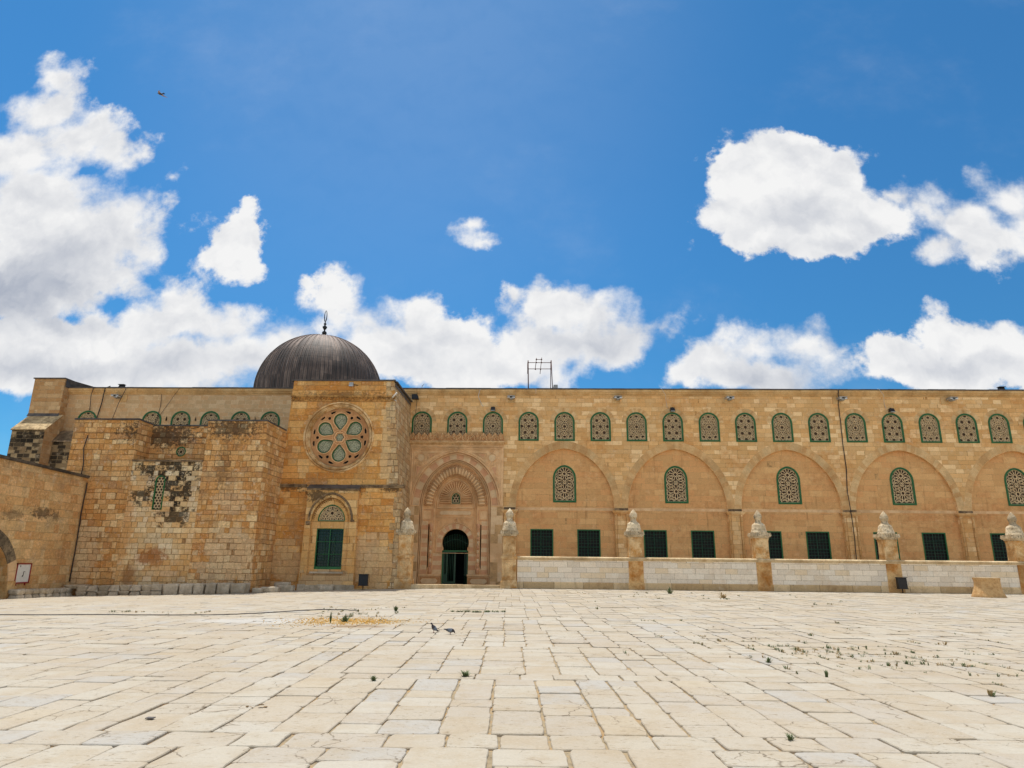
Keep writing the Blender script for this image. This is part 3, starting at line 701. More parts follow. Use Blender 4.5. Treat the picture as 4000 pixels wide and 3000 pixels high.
# ------------------------------------------------------------------ portal
def portal():
    c = PCX; Y0 = FY
    g = M()   # outer field of the portal: spandrels above, ashlar piers below
    o = [(-8.66, -.3), (-1.98, -.3), (-1.98, 9.53), (-8.66, 9.53)]
    g.plate(o, [arch(c, 3.05, -.2, SPZ, 8.86, 20, foot=2.46)], Y0 - .09, .24, 0)
    root = g.build('portal', MT['tan2'], mosque)
    g = M()
    for z0, z1, w in [(SPZ - .02 - .62 * k, SPZ - .64 - .62 * k, 0) for k in range(9)]:
        for sx in (-1, 1):
            xa, xb = (-8.62, -7.76) if sx < 0 else (-2.80, -2.0)
            m_ = xa + (xb - xa) * R.choice([.35, .5, .62])
            for (p, q) in ((xa, m_), (m_, xb)): g.box(p + .004, q - .004, Y0 - .096 - R.uniform(0, .004), Y0 - .088, max(-.2, z1) + .005, z0, R.choice([0, 1, 2]))
    g.build('portal_pier_stones', [MT['creamc'], MT['tan2'], stone('pier_brown', srgb(210, 172, 124), None, 2.)], root)
    g = M()   # striped voussoir ring
    A_ = archline(c, 3.06, SPZ, 8.87, 20, SPZ - .12); B_ = archline(c, 2.46, SPZ, 8.36, 20, SPZ - .12); g.plate(A_ + B_[::-1], [], Y0 + .03)
    g.add([(x, Y0 + .03, z) for x, z in B_] + [(x, Y0 + .15, z) for x, z in B_], [(i, i + 1, len(B_) + i + 1, len(B_) + i) for i in range(len(B_) - 1)], 0)
    vring(g, c, 2.47, 3.0, SPZ, 8.37, 8.82, Y0 + .03, 9, mi=(0, 1), proud=.008, gap=.003)
    g.build('striped_arch', [MT['pink'], MT['creamc']], root)
    g = M()   # arch mouldings
    for w, za, pr, t in ((3.10, 8.92, .06, .10), (2.97, 8.78, .03, .06), (3.22, 9.02, .03, .05)): g.strip(archline(c, w, SPZ, za, 20), t, Y0 - .09, pr)
    for w, za, pr, t in ((2.50, 8.40, .07, .09), (2.38, 8.28, .09, .07), (2.28, 8.18, .05, .06)): g.strip(archline(c, w, SPZ, za, 20, -.1), t, Y0 + .12, pr + .06)
    for x0, x1, z0, z1 in ((-8.55, -2.05, 9.25, 9.40), (-8.40, -2.2, 9.12, 9.18)): g.box(x0, x1, Y0 - .16, Y0 - .088, z0, z1)
    for x in (-8.42, -2.12): g.strip([(x, SPZ + .05), (x, 9.2)], .09, Y0 - .09, .05)
    for x in (-8.27, -2.28): g.strip([(x, SPZ + .4), (x, 9.0)], .05, Y0 - .09, .03)
    g.strip([(-8.27, 9.0), (-5.9, 9.0)], .05, Y0 - .09, .03); g.strip([(-4.7, 9.0), (-2.28, 9.0)], .05, Y0 - .09, .03)
    g.strip([(-8.6, SPZ + .0), (-7.78, SPZ + .0)], .10, Y0 - .09, .06); g.strip([(-2.80, SPZ), (-2.0, SPZ)], .10, Y0 - .09, .06)
    g.build('moulding', MT['tan2'], root)
    g = M()   # roundels and triangle inlays in the spandrels
    for sx in (-1, 1):
        cx = c + sx * 2.50; cz = 8.49
        g.prism(circ(cx, cz, .235, 20), Y0 - .125, Y0 - .09, 1)
        g.strip(circ(cx, cz, .30, 24), .06, Y0 - .09, .045, 0, True)
        g.strip(circ(cx, cz + .44, .09, 12), .05, Y0 - .09, .045, 0, True)
        for dx, dz in ((.43, 0), (-.0, -.43), (-.32, -.32)): g.strip(circ(cx + sx * dx, cz + dz, .10, 10), .045, Y0 - .09, .035, 0, True)
        for T3 in ([(cx - sx * .45, cz + .28), (cx - sx * 1.15, cz + .30), (cx - sx * .55, cz - .05)], [(cx + sx * .32, cz - .45), (cx + sx * .35, cz - 1.5), (cx - sx * .15, cz - .62)]):
            g.strip(T3, .05, Y0 - .09, .035, 0, True)
            m3 = (sum(p[0] for p in T3) / 3, sum(p[1] for p in T3) / 3)
            g.prism([(m3[0] + (p[0] - m3[0]) * .62, m3[1] + (p[1] - m3[1]) * .62) for p in T3], Y0 - .10, Y0 - .09, 2)
            g.strip([(m3[0] + (p[0] - m3[0]) * 1.35, m3[1] + (p[1] - m3[1]) * 1.3) for p in T3], .035, Y0 - .09, .025, 0, True)
    g.strip(circ(c - .05, 9.06, .17, 18), .07, Y0 - .09, .07, 0, True); g.strip(circ(c - .05, 9.06, .08, 12), .05, Y0 - .09, .05, 0, True)
    g.strip([(c - .9, 8.97), (c - .45, 9.12), (c - .25, 9.0)], .06, Y0 - .09, .05); g.strip([(c + .8, 8.97), (c + .4, 9.12), (c + .15, 9.0)], .06, Y0 - .09, .05)
    g.build('spandrel_ornament', [MT['tan2'], MT['creamc'], MT['pink']], root)
    # second field, holding the gadroon ring
    Y1 = Y0 + .14
    g = M()
    slots = [[(-7.115, 3.9), (-7.115, .92), (-7.03, 1.1), (-7.03, 3.9)], [(-3.53, 3.9), (-3.53, 1.1), (-3.45, .92), (-3.45, 3.9)]]
    g.plate([(c - 2.47, -.3), (c + 2.47, -.3)] + arch(c, 2.47, -.3, SPZ, 8.37, 20)[2:], [arch(c + .0, 1.51, -.15, SPZ, 7.30, 16)] + slots, Y1, [.30, .30, .30], 0)
    g.build('inner_field', MT['tan'], root)
    g = M(); g.box(-7.2, -6.95, Y1 + .29, Y1 + .31, .8, 4.0); g.box(-3.6, -3.36, Y1 + .29, Y1 + .31, .8, 4.0); g.build('slot_back', MT['dark'], root)
    # gadroons: radiating cushions
    g = M()
    A = archline(c, 1.58, SPZ + .05, 7.36, 60); B = archline(c, 2.10, SPZ + .05, 7.93, 60)
    def along(P, s):
        L = [0]
        for a, b in zip(P, P[1:]): L.append(L[-1] + hypot(b[0] - a[0], b[1] - a[1]))
        t = s * L[-1]
        for i in range(len(P) - 1):
            if L[i + 1] >= t or i == len(P) - 2:
                f = (t - L[i]) / max(1e-9, L[i + 1] - L[i]); return (P[i][0] + (P[i + 1][0] - P[i][0]) * f, P[i][1] + (P[i + 1][1] - P[i][1]) * f)
    N = 29
    for k in range(N):
        s = (k + .5) / N; a = Vector(along(A, s)); b = Vector(along(B, s)); d = b - a; L = d.length; d.normalize(); nn = Vector((-d.y, d.x))
        wd = .095 + .012 * 1
        pts = []; nl = 9; nr = 7
        for i in range(nl):
            t = i / (nl - 1); e = (max(0, 1 - (2 * t - 1) ** 4)) ** .5 if t < .55 else max(.0, 1 - ((t - .55) / .45) ** 1.9) ** .8
            ww = (wd * (.80 + .25 * t)) * (e if t > .55 else (.35 + .65 * min(1, t / .18)))
            for j in range(nr):
                q = pi * j / (nr - 1); ce = a + d * (L * t); p = ce + nn * (ww * cos(q)); pts.append((p.x, Y1 - .17 * sin(q) * (ww / wd) ** .7, p.y))
        g.add(pts, [(i * nr + j, i * nr + j + 1, (i + 1) * nr + j + 1, (i + 1) * nr + j) for i in range(nl - 1) for j in range(nr - 1)], 0, True)
    A_ = archline(c, 2.2, SPZ, 8.06, 20); B_ = archline(c, 1.54, SPZ, 7.32, 20); g.plate(A_ + B_[::-1], [], Y1 - .005, 0, 1)  # darker backing sheet: shade of the grooves between cushions put into the colour
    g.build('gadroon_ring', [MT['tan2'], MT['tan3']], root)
    g = M()
    for k in range(N):
        s = (k + .5) / N; a = Vector(along(A, s)); b = Vector(along(B, s)); d = b - a; L = d.length; d.normalize(); nn = Vector((-d.y, d.x)); w2 = .132
        pth = []
        for t in range(9):
            f = t / 8; 
            u = -1 + 2 * f; along_ = L * (1.10 - .36 * abs(u) ** 2.2); p = a + d * along_ + nn * (w2 * u); pth.append((p.x, p.y))
        p0 = a + d * .05 * L - nn * w2 * .86; p1 = a + d * .05 * L + nn * w2 * .86
        g.strip([(p0.x, p0.y)] + pth + [(p1.x, p1.y)], .034, Y1, .10)
    g.build('gadroon_edging', MT['tan2'], root)
    # jambs: striped courses, square panels, engaged colonnettes
    zz = [.62]
    while zz[-1] < 3.95: zz.append(zz[-1] + .293)
    for (xa, xb) in ((-7.62, -7.12), (-3.44, -2.93)):
        g = M(); g.box(xa, xb, Y1 - .006, Y1 + .01, zz[0], zz[-1], 1)
        for i in range(len(zz) - 1):
            s_ = xa + (xb - xa) * R.choice([.4, .55, .7]); g.box(xa, s_ - .004, Y1 - .014, Y1 + .0, zz[i] + .004, zz[i + 1] - .004, i % 2); g.box(s_ + .004, xb, Y1 - .014, Y1 + .0, zz[i] + .004, zz[i + 1] - .004, i % 2)
        g.build('striped_jamb', [MT['pink'], MT['creamc']], root)
    for xa, xb in ((-7.58, -6.86), (-3.66, -2.98)):
        g = M(); g.strip(rect(xa, xb, 4.20, 4.90), .05, Y1, .03, 0, True); g.box(xa + .1, xb - .1, Y1 - .012, Y1, 4.29, 4.81, 1)
        g.build('square_panel', [MT['pink'], MT['tan2']], root)
    for xc in (-6.90, -3.66):
        g = M(); n = 0; zz2 = 1.05
        prof = [(.12, .62), (.12, .95), (.085, 1.05)]
        g.lathe(prof, (xc, Y1 - .01, 0), 0, 12)
        k = 0
        while zz2 < 3.55: g.lathe([(.078, zz2), (.078, min(3.55, zz2 + .293))], (xc, Y1 - .01, 0), k % 2, 12); zz2 += .293; k += 1
        g.lathe([(.08, 3.55), (.11, 3.62), (.10, 3.7), (.14, 3.85), (.15, 3.95)], (xc, Y1 - .01, 0), 0, 12)
        g.build('colonnette', [MT['pink'], MT['creamc']], root)
    # inner recess
    Y2 = Y0 + .38; dc = -5.235
    door = [(dc - .905, -.1), (dc + .905, -.1), (dc + .905, 2.17), (dc + .84, 2.19), (dc + .83, 2.34), (dc + .88, 2.42), (dc + .925, 2.60)]
    top = archline(dc, .925, 2.72, 3.62, 12); door += top + [(dc - .925, 2.60), (dc - .88, 2.42), (dc - .83, 2.34), (dc - .84, 2.19), (dc - .905, 2.17)]
    lun = arch(c + .0, .27, 5.37, 5.70, 6.03, 8)
    g = M(); g.plate([(c - 1.52, -.15), (c + 1.52, -.15), (c + 1.52, 7.35), (c - 1.52, 7.35)], [door, lun], Y2, [.45, .12], 0)
    g.build('inner_wall', MT['tan'], root)
    g = M(); A0, A1 = -.15, 2.0; i = 0; z = .62
    while z < 1.98:
        for xa, xb in ((c - 1.5, dc - .91), (dc + .91, c + 1.5)): g.box(xa, xb, Y2 - .010, Y2, z + .004, min(2.0, z + .293) - .004, i % 2)
        z += .293; i += 1
    vring(g, dc, .94, 1.27, 2.72, 3.64, 3.98, Y2, 7, mi=(0, 1), proud=.01, gap=.003)
    for zz in (2.10, 2.40):
        for xa, xb in ((c - 1.24, dc - .935), (dc + .935, c + 1.3)): g.box(xa, xb, Y2 - .011, Y2, zz + .004, zz + .296, int(zz * 10) % 2)
    g.build('door_arch_stones', [MT['creamc'], MT['pink']], root)
    g = M()
    g.strip(archline(dc, 1.32, 2.72, 4.03, 16, 2.05), .07, Y2, .06); g.strip([(dc - 1.32, 2.05), (dc - .93, 2.05)], .06, Y2, .05); g.strip([(dc + .93, 2.05), (dc + 1.32, 2.05)], .06, Y2, .05)
    g.strip(rect(c - 1.30, c + 1.27, 2.0, 4.33), .05, Y2, .04, 0, True)
    g.strip(circ(dc - .02, 4.18, .15, 18), .06, Y2, .08, 0, True); g.lathe([(.001, 0), (.06, .02), (.001, .04)], (dc, Y2, 4.18), 0, 8)
    g.strip(rect(c - 1.30, c + 1.27, 4.42, 4.97), .06, Y2, .045, 0, True)
    hx = [(c - 1.02, 4.56), (c - 1.12, 4.70), (c - 1.02, 4.86), (c + 1.0, 4.86), (c + 1.1, 4.70), (c + 1.0, 4.56)]; g.strip(hx, .035, Y2, .03, 0, True); g.prism([(x * .985 + c * .015, z) for x, z in [(a, b + (.03 if b < 4.7 else (-.03 if b > 4.7 else 0))) for a, b in hx]], Y2 - .012, Y2, 1)
    for sx in (-1, 1): g.strip([(c + sx * 1.20, 4.22), (c + sx * 1.20, 3.45), (c + sx * .35, 4.22)], .035, Y2, .03, 0, True)
    for w, za, pr, t in ((1.49, 7.27, .05, .05), (1.30, 7.07, .09, .08), (1.20, 6.96, .05, .04)): g.strip(archline(c, w, SPZ - .1, za, 16), t, Y2, pr)
    for x in (c - 1.49, c + 1.49): g.strip([(x, -.1), (x, SPZ)], .06, Y2, .05)
    g.strip([(c - 1.3, 5.06), (c + 1.3, 5.06)], .09, Y2, .07); g.strip([(c - 1.18, 5.24), (c + 1.18, 5.24)], .05, Y2, .04)
    g.build('door_surround', [MT['tan2'], MT['creamc']], root)
    g = M(); oz = 5.78
    for k in range(19):
        a = pi * (k + .0) / 18
        r0, r1 = .36, 1.06 + .04 * sin(a)
        g.strip([(c + r0 * cos(a), oz + r0 * sin(a)), (c + r1 * cos(a), oz + r1 * sin(a) * .98)], .085, Y2, .11, flat=.35)
    for k in range(3):
        for sx in (-1, 1): g.strip([(c + sx * .36, 5.66 - .12 * k), (c + sx * 1.10, 5.66 - .12 * k)], .075, Y2, .10, flat=.35)
    g.plate(arch(c, 1.17, 5.28, 5.5, 6.93, 16), [arch(c, .33, 5.31, 5.70, 6.10, 8)], Y2 - .004, .002, 1)  # browner sheet behind the rays, groove shade painted as stone colour
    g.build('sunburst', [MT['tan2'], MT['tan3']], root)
    g = M(); P = arch(c, .26, 5.37, 5.70, 6.03, 8); g.strip(P, .07, Y2, .04, 0, True); w_ = g.build('small_window', MT['green'], root)
    g = M(); P2 = arch(c, .31, 5.32, 5.70, 6.10, 8); g.strip(P2, .05, Y2, .05, 0, True); g.build('window_moulding', MT['creamc'], root)
    gg = lattice([(a, b) for a, b in kagome(c - .25, c + .25, 5.4, 6.0, .17, .0)], arch(c, .23, 5.40, 5.70, 5.99, 8), .022, .03, Y2 + .03); gg.build('lunette_grille', MT['grille'], root)
    g = M(); g.plate(P, [], Y2 + .08); g.build('lunette_pane', MT['pane'], root)
    # plinths with hexagon panels
    for xa, xb in ((-7.66, -6.16), (-4.33, -2.83)):
        g = M(); g.box(xa, xb, Y0 + .02, Y2 + .02, -.15, .50, 0); g.box(xa - .03, xb + .03, Y0 - .03, Y2 + .02, .50, .62, 1)
        g.strip(rect(xa + .05, xb - .05, -.08, .44), .05, Y0 + .02, .025, 1, True)
        hx = [(xa + .30, .02), (xa + .18, .18), (xa + .30, .34), (xb - .30, .34), (xb - .18, .18), (xb - .30, .02)]; g.prism(hx, Y0 + .004, Y0 + .02, 2); g.strip(hx, .03, Y0 + .02, .025, 1, True)
        g.build('plinth', [MT['tan3'], MT['tan2'], MT['creamc']], root)
    # crest and shelf over the portal
    g = M(); g.box(-8.66, -1.93, Y0 - .42, Y0, 9.56, 9.64); g.box(-8.64, -1.95, Y0 - .34, Y0, 9.47, 9.56); g.box(-8.62, -1.98, Y0 - .2, Y0, 9.38, 9.47); g.build('shelf', MT['crest'], root)
    g = M(); n = 16; x0 = -8.60; sp = 6.63 / n
    for k in range(n):
        cx = x0 + (k + .5) * sp
        o_ = [(cx - sp / 2, 9.64), (cx + sp / 2, 9.64), (cx + sp * .5, 9.98), (cx + sp * .40, 10.05), (cx + sp * .36, 10.12), (cx + sp * .2, 10.14), (cx + sp * .12, 10.20), (cx, 10.25), (cx - sp * .12, 10.20), (cx - sp * .2, 10.14), (cx - sp * .36, 10.12), (cx - sp * .40, 10.05), (cx - sp * .5, 9.98)]
        g.prism(o_, Y0 - .36, Y0 - .27)
    g.build('crest_wall', MT['tan3'], root)
    g = M()
    for k in range(n):
        cx = x0 + (k + .5) * sp; s_ = sp
        if k % 2 == 0:
            pl = [(cx + s_ * .5 * cos(a) * (1.0), 9.86 + .22 * sin(a)) for a in [pi * (-.08 + 1.16 * i / 12) for i in range(13)]]
            g.strip([(cx + s_ * .80, 9.68), (cx + s_ * .52, 9.72)] + pl + [(cx - s_ * .52, 9.72), (cx - s_ * .80, 9.68)], .055, Y0 - .36, .05)
            g.strip([(cx, 9.72), (cx - .07, 9.82), (cx + .07, 9.94), (cx, 10.0)], .06, Y0 - .36, .05); g.strip([(cx - .11, 9.80), (cx - .08, 9.98), (cx, 10.04), (cx + .08, 9.98), (cx + .11, 9.80)], .035, Y0 - .36, .04)
        else:
            g.strip([(cx - .09, 10.10), (cx - .05, 9.98), (cx - .12, 9.84), (cx, 9.74), (cx + .12, 9.84), (cx + .05, 9.98), (cx + .09, 10.10)], .04, Y0 - .36, .045)
            g.strip([(cx, 9.78), (cx, 10.16)], .07, Y0 - .36, .05)
        g.lathe([(.002, 0), (.05, .03), (.055, .06), (.03, .11), (.002, .12)], (cx, Y0 - .36, 10.09), 0, 8)
    g.build('crest_carving', MT['crest'], root)
    # door
    Yd = Y2 + .22
    g = M()
    for xa, xb in ((dc - .905, dc - .83), (dc + .83, dc + .905)): g.box(xa, xb, Yd - .04, Yd + .06, -.1, 2.16)
    g.box(dc - .905, dc + .905, Yd - .04, Yd + .06, 2.10, 2.19)
    d_ = g.build('door_frame', MT['green'], root)
    g = M()   # left leaf, closed, its panels filled with bars
    xa, xb = dc - .83, dc + .04
    for (a, b, z0, z1) in ((xa, xa + .10, 0, 2.1), (xb - .12, xb, 0, 2.1), (xa + .22, xa + .33, 0, 2.1), (xa, xb, 0, .14), (xa, xb, 1.98, 2.1), (xa, xa + .3, .14, .62)): g.box(a, b, Yd - .03 - R.uniform(0, .004), Yd + .02, z0, z1)
    g.build('door_leaf', MT['dgreen'], root)
    g = M()
    for i in range(4): g.tube([(xa + .42 + .11 * i, Yd, .14), (xa + .42 + .11 * i, Yd, 1.98)], .014, n=5)
    for i in range(2): g.tube([(xa + .14 + .05 * i, Yd, .6), (xa + .14 + .05 * i, Yd, 1.98)], .010, n=5)
    for i in range(15):
        x = dc - .80 + 1.60 * i / 14; h = 2.98 + .26 * sin(pi * i / 14); g.tube([(x, Yd, 2.19), (x, Yd, h)], [.012, .012], n=5); g.lathe([(.022, 0), (.001, .07)], (x, Yd, h), 0, 6)
    g.tube([(dc - .82 + 1.64 * i / 12, Yd - .01, 2.62 + .30 * sin(pi * i / 12)) for i in range(13)], .014, n=5)
    g.build('door_bars', MT['gbar'], root)
    g = M()   # right leaf standing open inwards
    a = radians(72); hx_ = dc + .83
    for u0, u1, z0, z1 in ((0, .10, 0, 2.1), (.70, .82, 0, 2.1), (0, .82, 0, .5), (0, .82, 1.98, 2.1), (.3, .4, .5, 1.98)):
        p = []
        for u in (u0, u1):
            for w_ in (0, .04): p.append((hx_ - u * cos(a) - w_ * sin(a) * 0 - w_, Yd + u * sin(a)))
        q = [(p[0]), (p[2]), (p[3]), (p[1])]
        g.add([(x, y, z0) for x, y in q] + [(x, y, z1) for x, y in q], [(0, 1, 2, 3), (4, 5, 6, 7), (0, 1, 5, 4), (1, 2, 6, 5), (2, 3, 7, 6), (3, 0, 4, 7)])
    g.build('open_leaf', MT['dgreen'], root)
    g = M()   # unlit vestibule behind the door
    X0, X1, Ya, Yb, Z0, Z1 = dc - 1.4, dc + 1.4, Y2 + .45, Y2 + 5, -.12, 4.2
    g.quad((X0, Yb, Z0), (X1, Yb, Z0), (X1, Yb, Z1), (X0, Yb, Z1)); g.quad((X0, Ya, Z0), (X0, Yb, Z0), (X0, Yb, Z1), (X0, Ya, Z1)); g.quad((X1, Ya, Z0), (X1, Yb, Z0), (X1, Yb, Z1), (X1, Ya, Z1))
    g.quad((X0, Ya, Z1), (X1, Ya, Z1), (X1, Yb, Z1), (X0, Yb, Z1)); g.quad((X0, Y2, Z0 + .01), (X1, Y2, Z0 + .01), (X1, Yb, Z0 + .01), (X0, Yb, Z0 + .01))
    g.build('vestibule', MT['dark'], root)
portal()
# ------------------------------------------------------------------ transept block with the rose window
def grid_face(g, P, nu, nv, amp, mi=0, sc=1.2, axis=(0, -1, 0)):
    # roughened quad, P = four corners, displaced along axis
    a, b, c, d = [Vector(p) for p in P]; ax = Vector(axis); pts = []
    for j in range(nv + 1):
        for i in range(nu + 1):
            u, v = i / nu, j / nv; p = (a * (1 - u) + b * u) * (1 - v) + (d * (1 - u) + c * u) * v
            k = mno.noise(p * sc) * .6 + mno.noise(p * sc * 3.3) * .4; pts.append(p + ax * (k * amp))
    g.add(pts, [(j * (nu + 1) + i, j * (nu + 1) + i + 1, (j + 1) * (nu + 1) + i + 1, (j + 1) * (nu + 1) + i) for j in range(nv) for i in range(nu)], mi)
def transept():
    cx, cz = -12.02, 8.90
    g = M()
    g.plate([(-15.42, 5.85), (-8.16, 5.85), (-8.62, 11.25), (-8.75, 12.5), (-15.15, 12.5), (-15.2, 11.25)], [circ(cx, cz, 2.10, 48)], TY, .14, 0)
    g.plate([(-15.45, -.5), (-7.98, -.5), (-7.90, 5.86), (-15.45, 5.86)], [rect(-13.4, -10.6, -.4, 5.2)], TY - .05, .1, 0)
    g.quad((-15.45, TY - .05, 5.86), (-7.90, TY - .05, 5.86), (-7.90, TY, 5.86), (-15.45, TY, 5.86))
    root = g.build('transept', MT['tower'], mosque)
    g = M()
    grid_face(g, [(-7.98, TY - .05, -.5), (-8.45, FY, -.5), (-8.45, FY, 5.86), (-7.90, TY - .05, 5.86)], 14, 16, .05, 0, 1.2, (1, 0, 0))
    grid_face(g, [(-8.16, TY, 5.86), (-8.5, FY, 5.86), (-8.72, FY, 12.5), (-8.75, TY, 12.5)], 14, 18, .06, 0, 1.4, (1, 0, 0))
    far = g2 = M(); g2.quad((-15.42, TY, 5.85), (-15.42, FY, 5.85), (-15.15, FY, 12.5), (-15.15, TY, 12.5)); g2.quad((-15.45, TY - .05, -.5), (-15.45, FY, -.5), (-15.45, FY, 5.86), (-15.45, TY - .05, 5.86))
    far.build('far_wall', MT['side'], root)
    # crumbling corner stones
    z = -.3
    while z < 12.3:
        h = R.uniform(.3, .5); t = (z - 5.86) / 6.6; xe = -7.93 if z < 5.5 else -8.16 - .59 * max(0, t) - .02
        w = R.uniform(.25, .6); e = R.uniform(.0, .045); g.box(xe - w, xe + e, TY - (.065 if z < 5.5 else .015) - R.uniform(0, .015), TY + R.uniform(.3, .6), z, z + h - .015, 0); z += h
    g.build('flank_wall', MT['side'], root)
    g = M()   # coping
    x = -15.3
    while x < -8.7:
        b = min(-8.66, x + R.uniform(.5, 1.)); g.box(x, b - .008, TY - .07, TY + .4, 12.48, 12.56 + R.uniform(0, .02)); x = b
    g.box(-8.80, -8.60, TY + .4, FY, 12.48, 12.58); g.box(-15.3, -15.1, TY + .4, FY, 12.48, 12.58); g.box(-15.2, -8.7, TY + .3, FY, 12.2, 12.4)
    g.build('coping', MT['lead'], root)
    # carved frieze below the parapet
    g = M(); g.box(-15.25, -8.60, TY - .10, TY, 11.44, 11.52); g.box(-15.22, -8.62, TY - .05, TY, 11.16, 11.21)
    x = -15.1
    while x < -8.7:
        pts = circ(x, 11.32, .095, 10); g.strip(pts, .045, TY, .08 + R.uniform(-.01, .01), 0, True); g.lathe([(.001, 0), (.05, .02), (.001, .05)], (x + .16, TY - .03, 11.30), 0, 6)
        g.strip([(x + .08, 11.42), (x + .16, 11.36), (x + .24, 11.42)], .04, TY, .07); x += .33
    g.build('frieze', MT['frieze'], root)
    g = M(); x = -15.2
    while x < -8.8:
        b = min(-8.66, x + R.uniform(.6, 1.4)); g.box(x, b - .012, TY - .03 - R.uniform(0, .01), TY + .3, 11.53, 11.90); x = b
    g.build('parapet_course', MT['ledge'] if 0 else MT['tower'], root)
    # string course
    for xa, xb in ((-15.45, -13.72), (-10.42, -7.80)):
        x = xa; g = M()
        while x < xb - .05:
            b = min(xb, x + R.uniform(.5, .9)); e = R.uniform(0, .02); g.box(x, b - .008, TY - .17 + e, TY, 5.84, 5.93); g.box(x, b - .008, TY - .12 + e, TY, 5.74, 5.84); x = b
        if xb > -8: g.box(-7.96, -7.79, TY - .175, TY + .5, 5.80, 5.95)
        g.build('string_course', MT['ledge'], root)
    # rose window
    g = M()
    for rr, w, pr in ((2.16, .13, .05), (2.03, .09, .03), (1.95, .06, -.01)): g.strip(circ(cx, cz, rr, 56), w, TY + (.0 if rr > 2.1 else .03), pr + .03, 0, True)
    pts = circ(cx, cz, 2.10, 48) ; p2 = circ(cx, cz, 1.80, 48)
    g.add([(x, TY + .05, z) for x, z in pts] + [(x, TY + .30, z) for x, z in p2], [(i, (i + 1) % 48, 48 + (i + 1) % 48, 48 + i) for i in range(48)])
    rose = g.build('rose_window', MT['pillar'], root)
    def petal(a, r0, rc, rad, grow=0.):
        # teardrop: tip at r0, round end centred at rc
        P = []; L = rc - r0 ; th = math.acos((rad + grow) / (L + grow * 1.6))
        for i in range(19):
            q = -(pi - th) + 2 * (pi - th) * i / 18; P.append((rc + (rad + grow) * cos(q), (rad + grow) * sin(q)))
        P.append((r0 - grow * 1.6, 0))
        return [(cx + u * cos(a) - v * sin(a), cz + u * sin(a) + v * cos(a)) for u, v in P]
    petals = [petal(pi / 2 - pi / 3 * k + .02, .40, 1.10, .43) for k in range(6)]
    hexa = circ(cx, cz, .27, 6, 0)
    small = []
    for k in range(6):
        a = k * pi / 3 + .02
        def q(r, t): return (cx + r * cos(a + t), cz + r * sin(a + t))
        small += [[q(1.30, -.05), q(1.45, -.085), q(1.52, 0), q(1.45, .085), q(1.30, .05)]]
        small += [[q(1.56, .14), q(1.70, .12), q(1.74, .24), q(1.70, .36), q(1.60, .30)], [q(1.60, -.30), q(1.70, -.36), q(1.74, -.24), q(1.70, -.12), q(1.56, -.14)]]
    g = M(); yt = TY + .22; g.plate(circ(cx, cz, 1.85, 48), petals + [hexa] + small, yt, .14, 0); g.build('tracery', MT['tan3'], rose)
    g = M()
    for k in range(6): g.strip(petal(pi / 2 - pi / 3 * k + .02, .40, 1.10, .43, .035), .05, yt, .04, 0, True)
    g.strip(circ(cx, cz, .34, 6, 0), .07, yt, .05, 0, True); g.strip(circ(cx, cz, .47, 12, 0), .035, yt, .02, 0, True)
    for s_ in small: g.strip(s_, .02, yt, .015, 0, True)
    g.build('tracery_moulding', MT['tan2'], rose)
    for k in range(6):
        g = M(); g.strip(petal(pi / 2 - pi / 3 * k + .02, .40, 1.10, .43, -.03), .075, yt + .09, .05, 0, True); g.build('petal_frame', MT['green'], rose)
        g = M(); P = petal(pi / 2 - pi / 3 * k + .02, .40, 1.10, .43, 0); g.plate(P, [], yt + .10); g.strip(petal(pi / 2 - pi / 3 * k + .02, .40, 1.10, .43, -.085), .02, yt + .10, .02, 0, True); g.build('petal_glass', MT['fili'], rose)
    g = M(); g.plate(hexa, [], yt + .06); g.strip(circ(cx, cz, .2, 6), .025, yt + .06, .02, 0, True); g.build('centre_glass', MT['fili'], rose)
    g = M(); g.plate(circ(cx, cz, 1.85, 48), [], yt + .145); g.build('rose_backing', MT['dark'], rose)
    # projecting frontispiece with lunette and tall green window
    fx0, fx1, fy = -13.50, -10.45, TY - .42; c = -12.0
    g = M()
    rec = arch(c - .02, 1.16, .60, 3.72, 5.12, 14)
    g.plate([(fx0 - .12, -.5), (fx1 + .06, -.5), (fx1, 5.55), (fx0, 5.55)], [rec], fy, .18, 0)
    g.quad((fx0 - .12, fy, -.5), (fx0 - .12, TY, -.5), (fx0, TY, 5.55), (fx0, fy, 5.55)); g.quad((fx1 + .06, fy, -.5), (fx1 + .06, TY, -.5), (fx1, TY, 5.55), (fx1, fy, 5.55))
    lun = arch(c, .80, 3.74, 3.742, 4.69, 14)[2:]; lun = lun
    gwn = rect(c - .83, c + .80, .95, 3.30)
    g.plate([(c - 1.2, .58), (c + 1.2, .58), (c + 1.2, 5.16), (c - 1.2, 5.16)], [lun, gwn], fy + .18, [.2, .22], 0)
    fr = g.build('frontispiece', MT['front'], root)
    g = M(); g.box(fx0 - .05, fx1 + .05, fy - .06, TY, 5.55, 5.66, 0); g.add([(fx0 - .08, fy - .10, 5.66), (fx1 + .08, fy - .10, 5.66), (fx1 + .05, TY - .0, 5.93), (fx0 - .05, TY - .0, 5.93)], [(0, 1, 2, 3)], 1)
    g.box(fx0 - .08, fx1 + .08, fy - .10, fy + .2, 5.655, 5.68, 1)
    g.build('sloped_ledge', [MT['ledge'], MT['lead']], fr)
    g = M()
    g.strip(archline(c - .02, 1.30, 3.78, 5.36, 14), .13, fy, .10); g.strip([(c + 1.22, 3.76), (c + 1.42, 3.74)], .12, fy, .10); g.strip([(c - 1.45, 3.60), (c - 1.22, 3.60)], .25, fy, .10)
    g.build('hood_mould', MT['ledge'], fr)
    g = M(); A = archline(c - .02, 1.12, 3.74, 5.08, 30); 
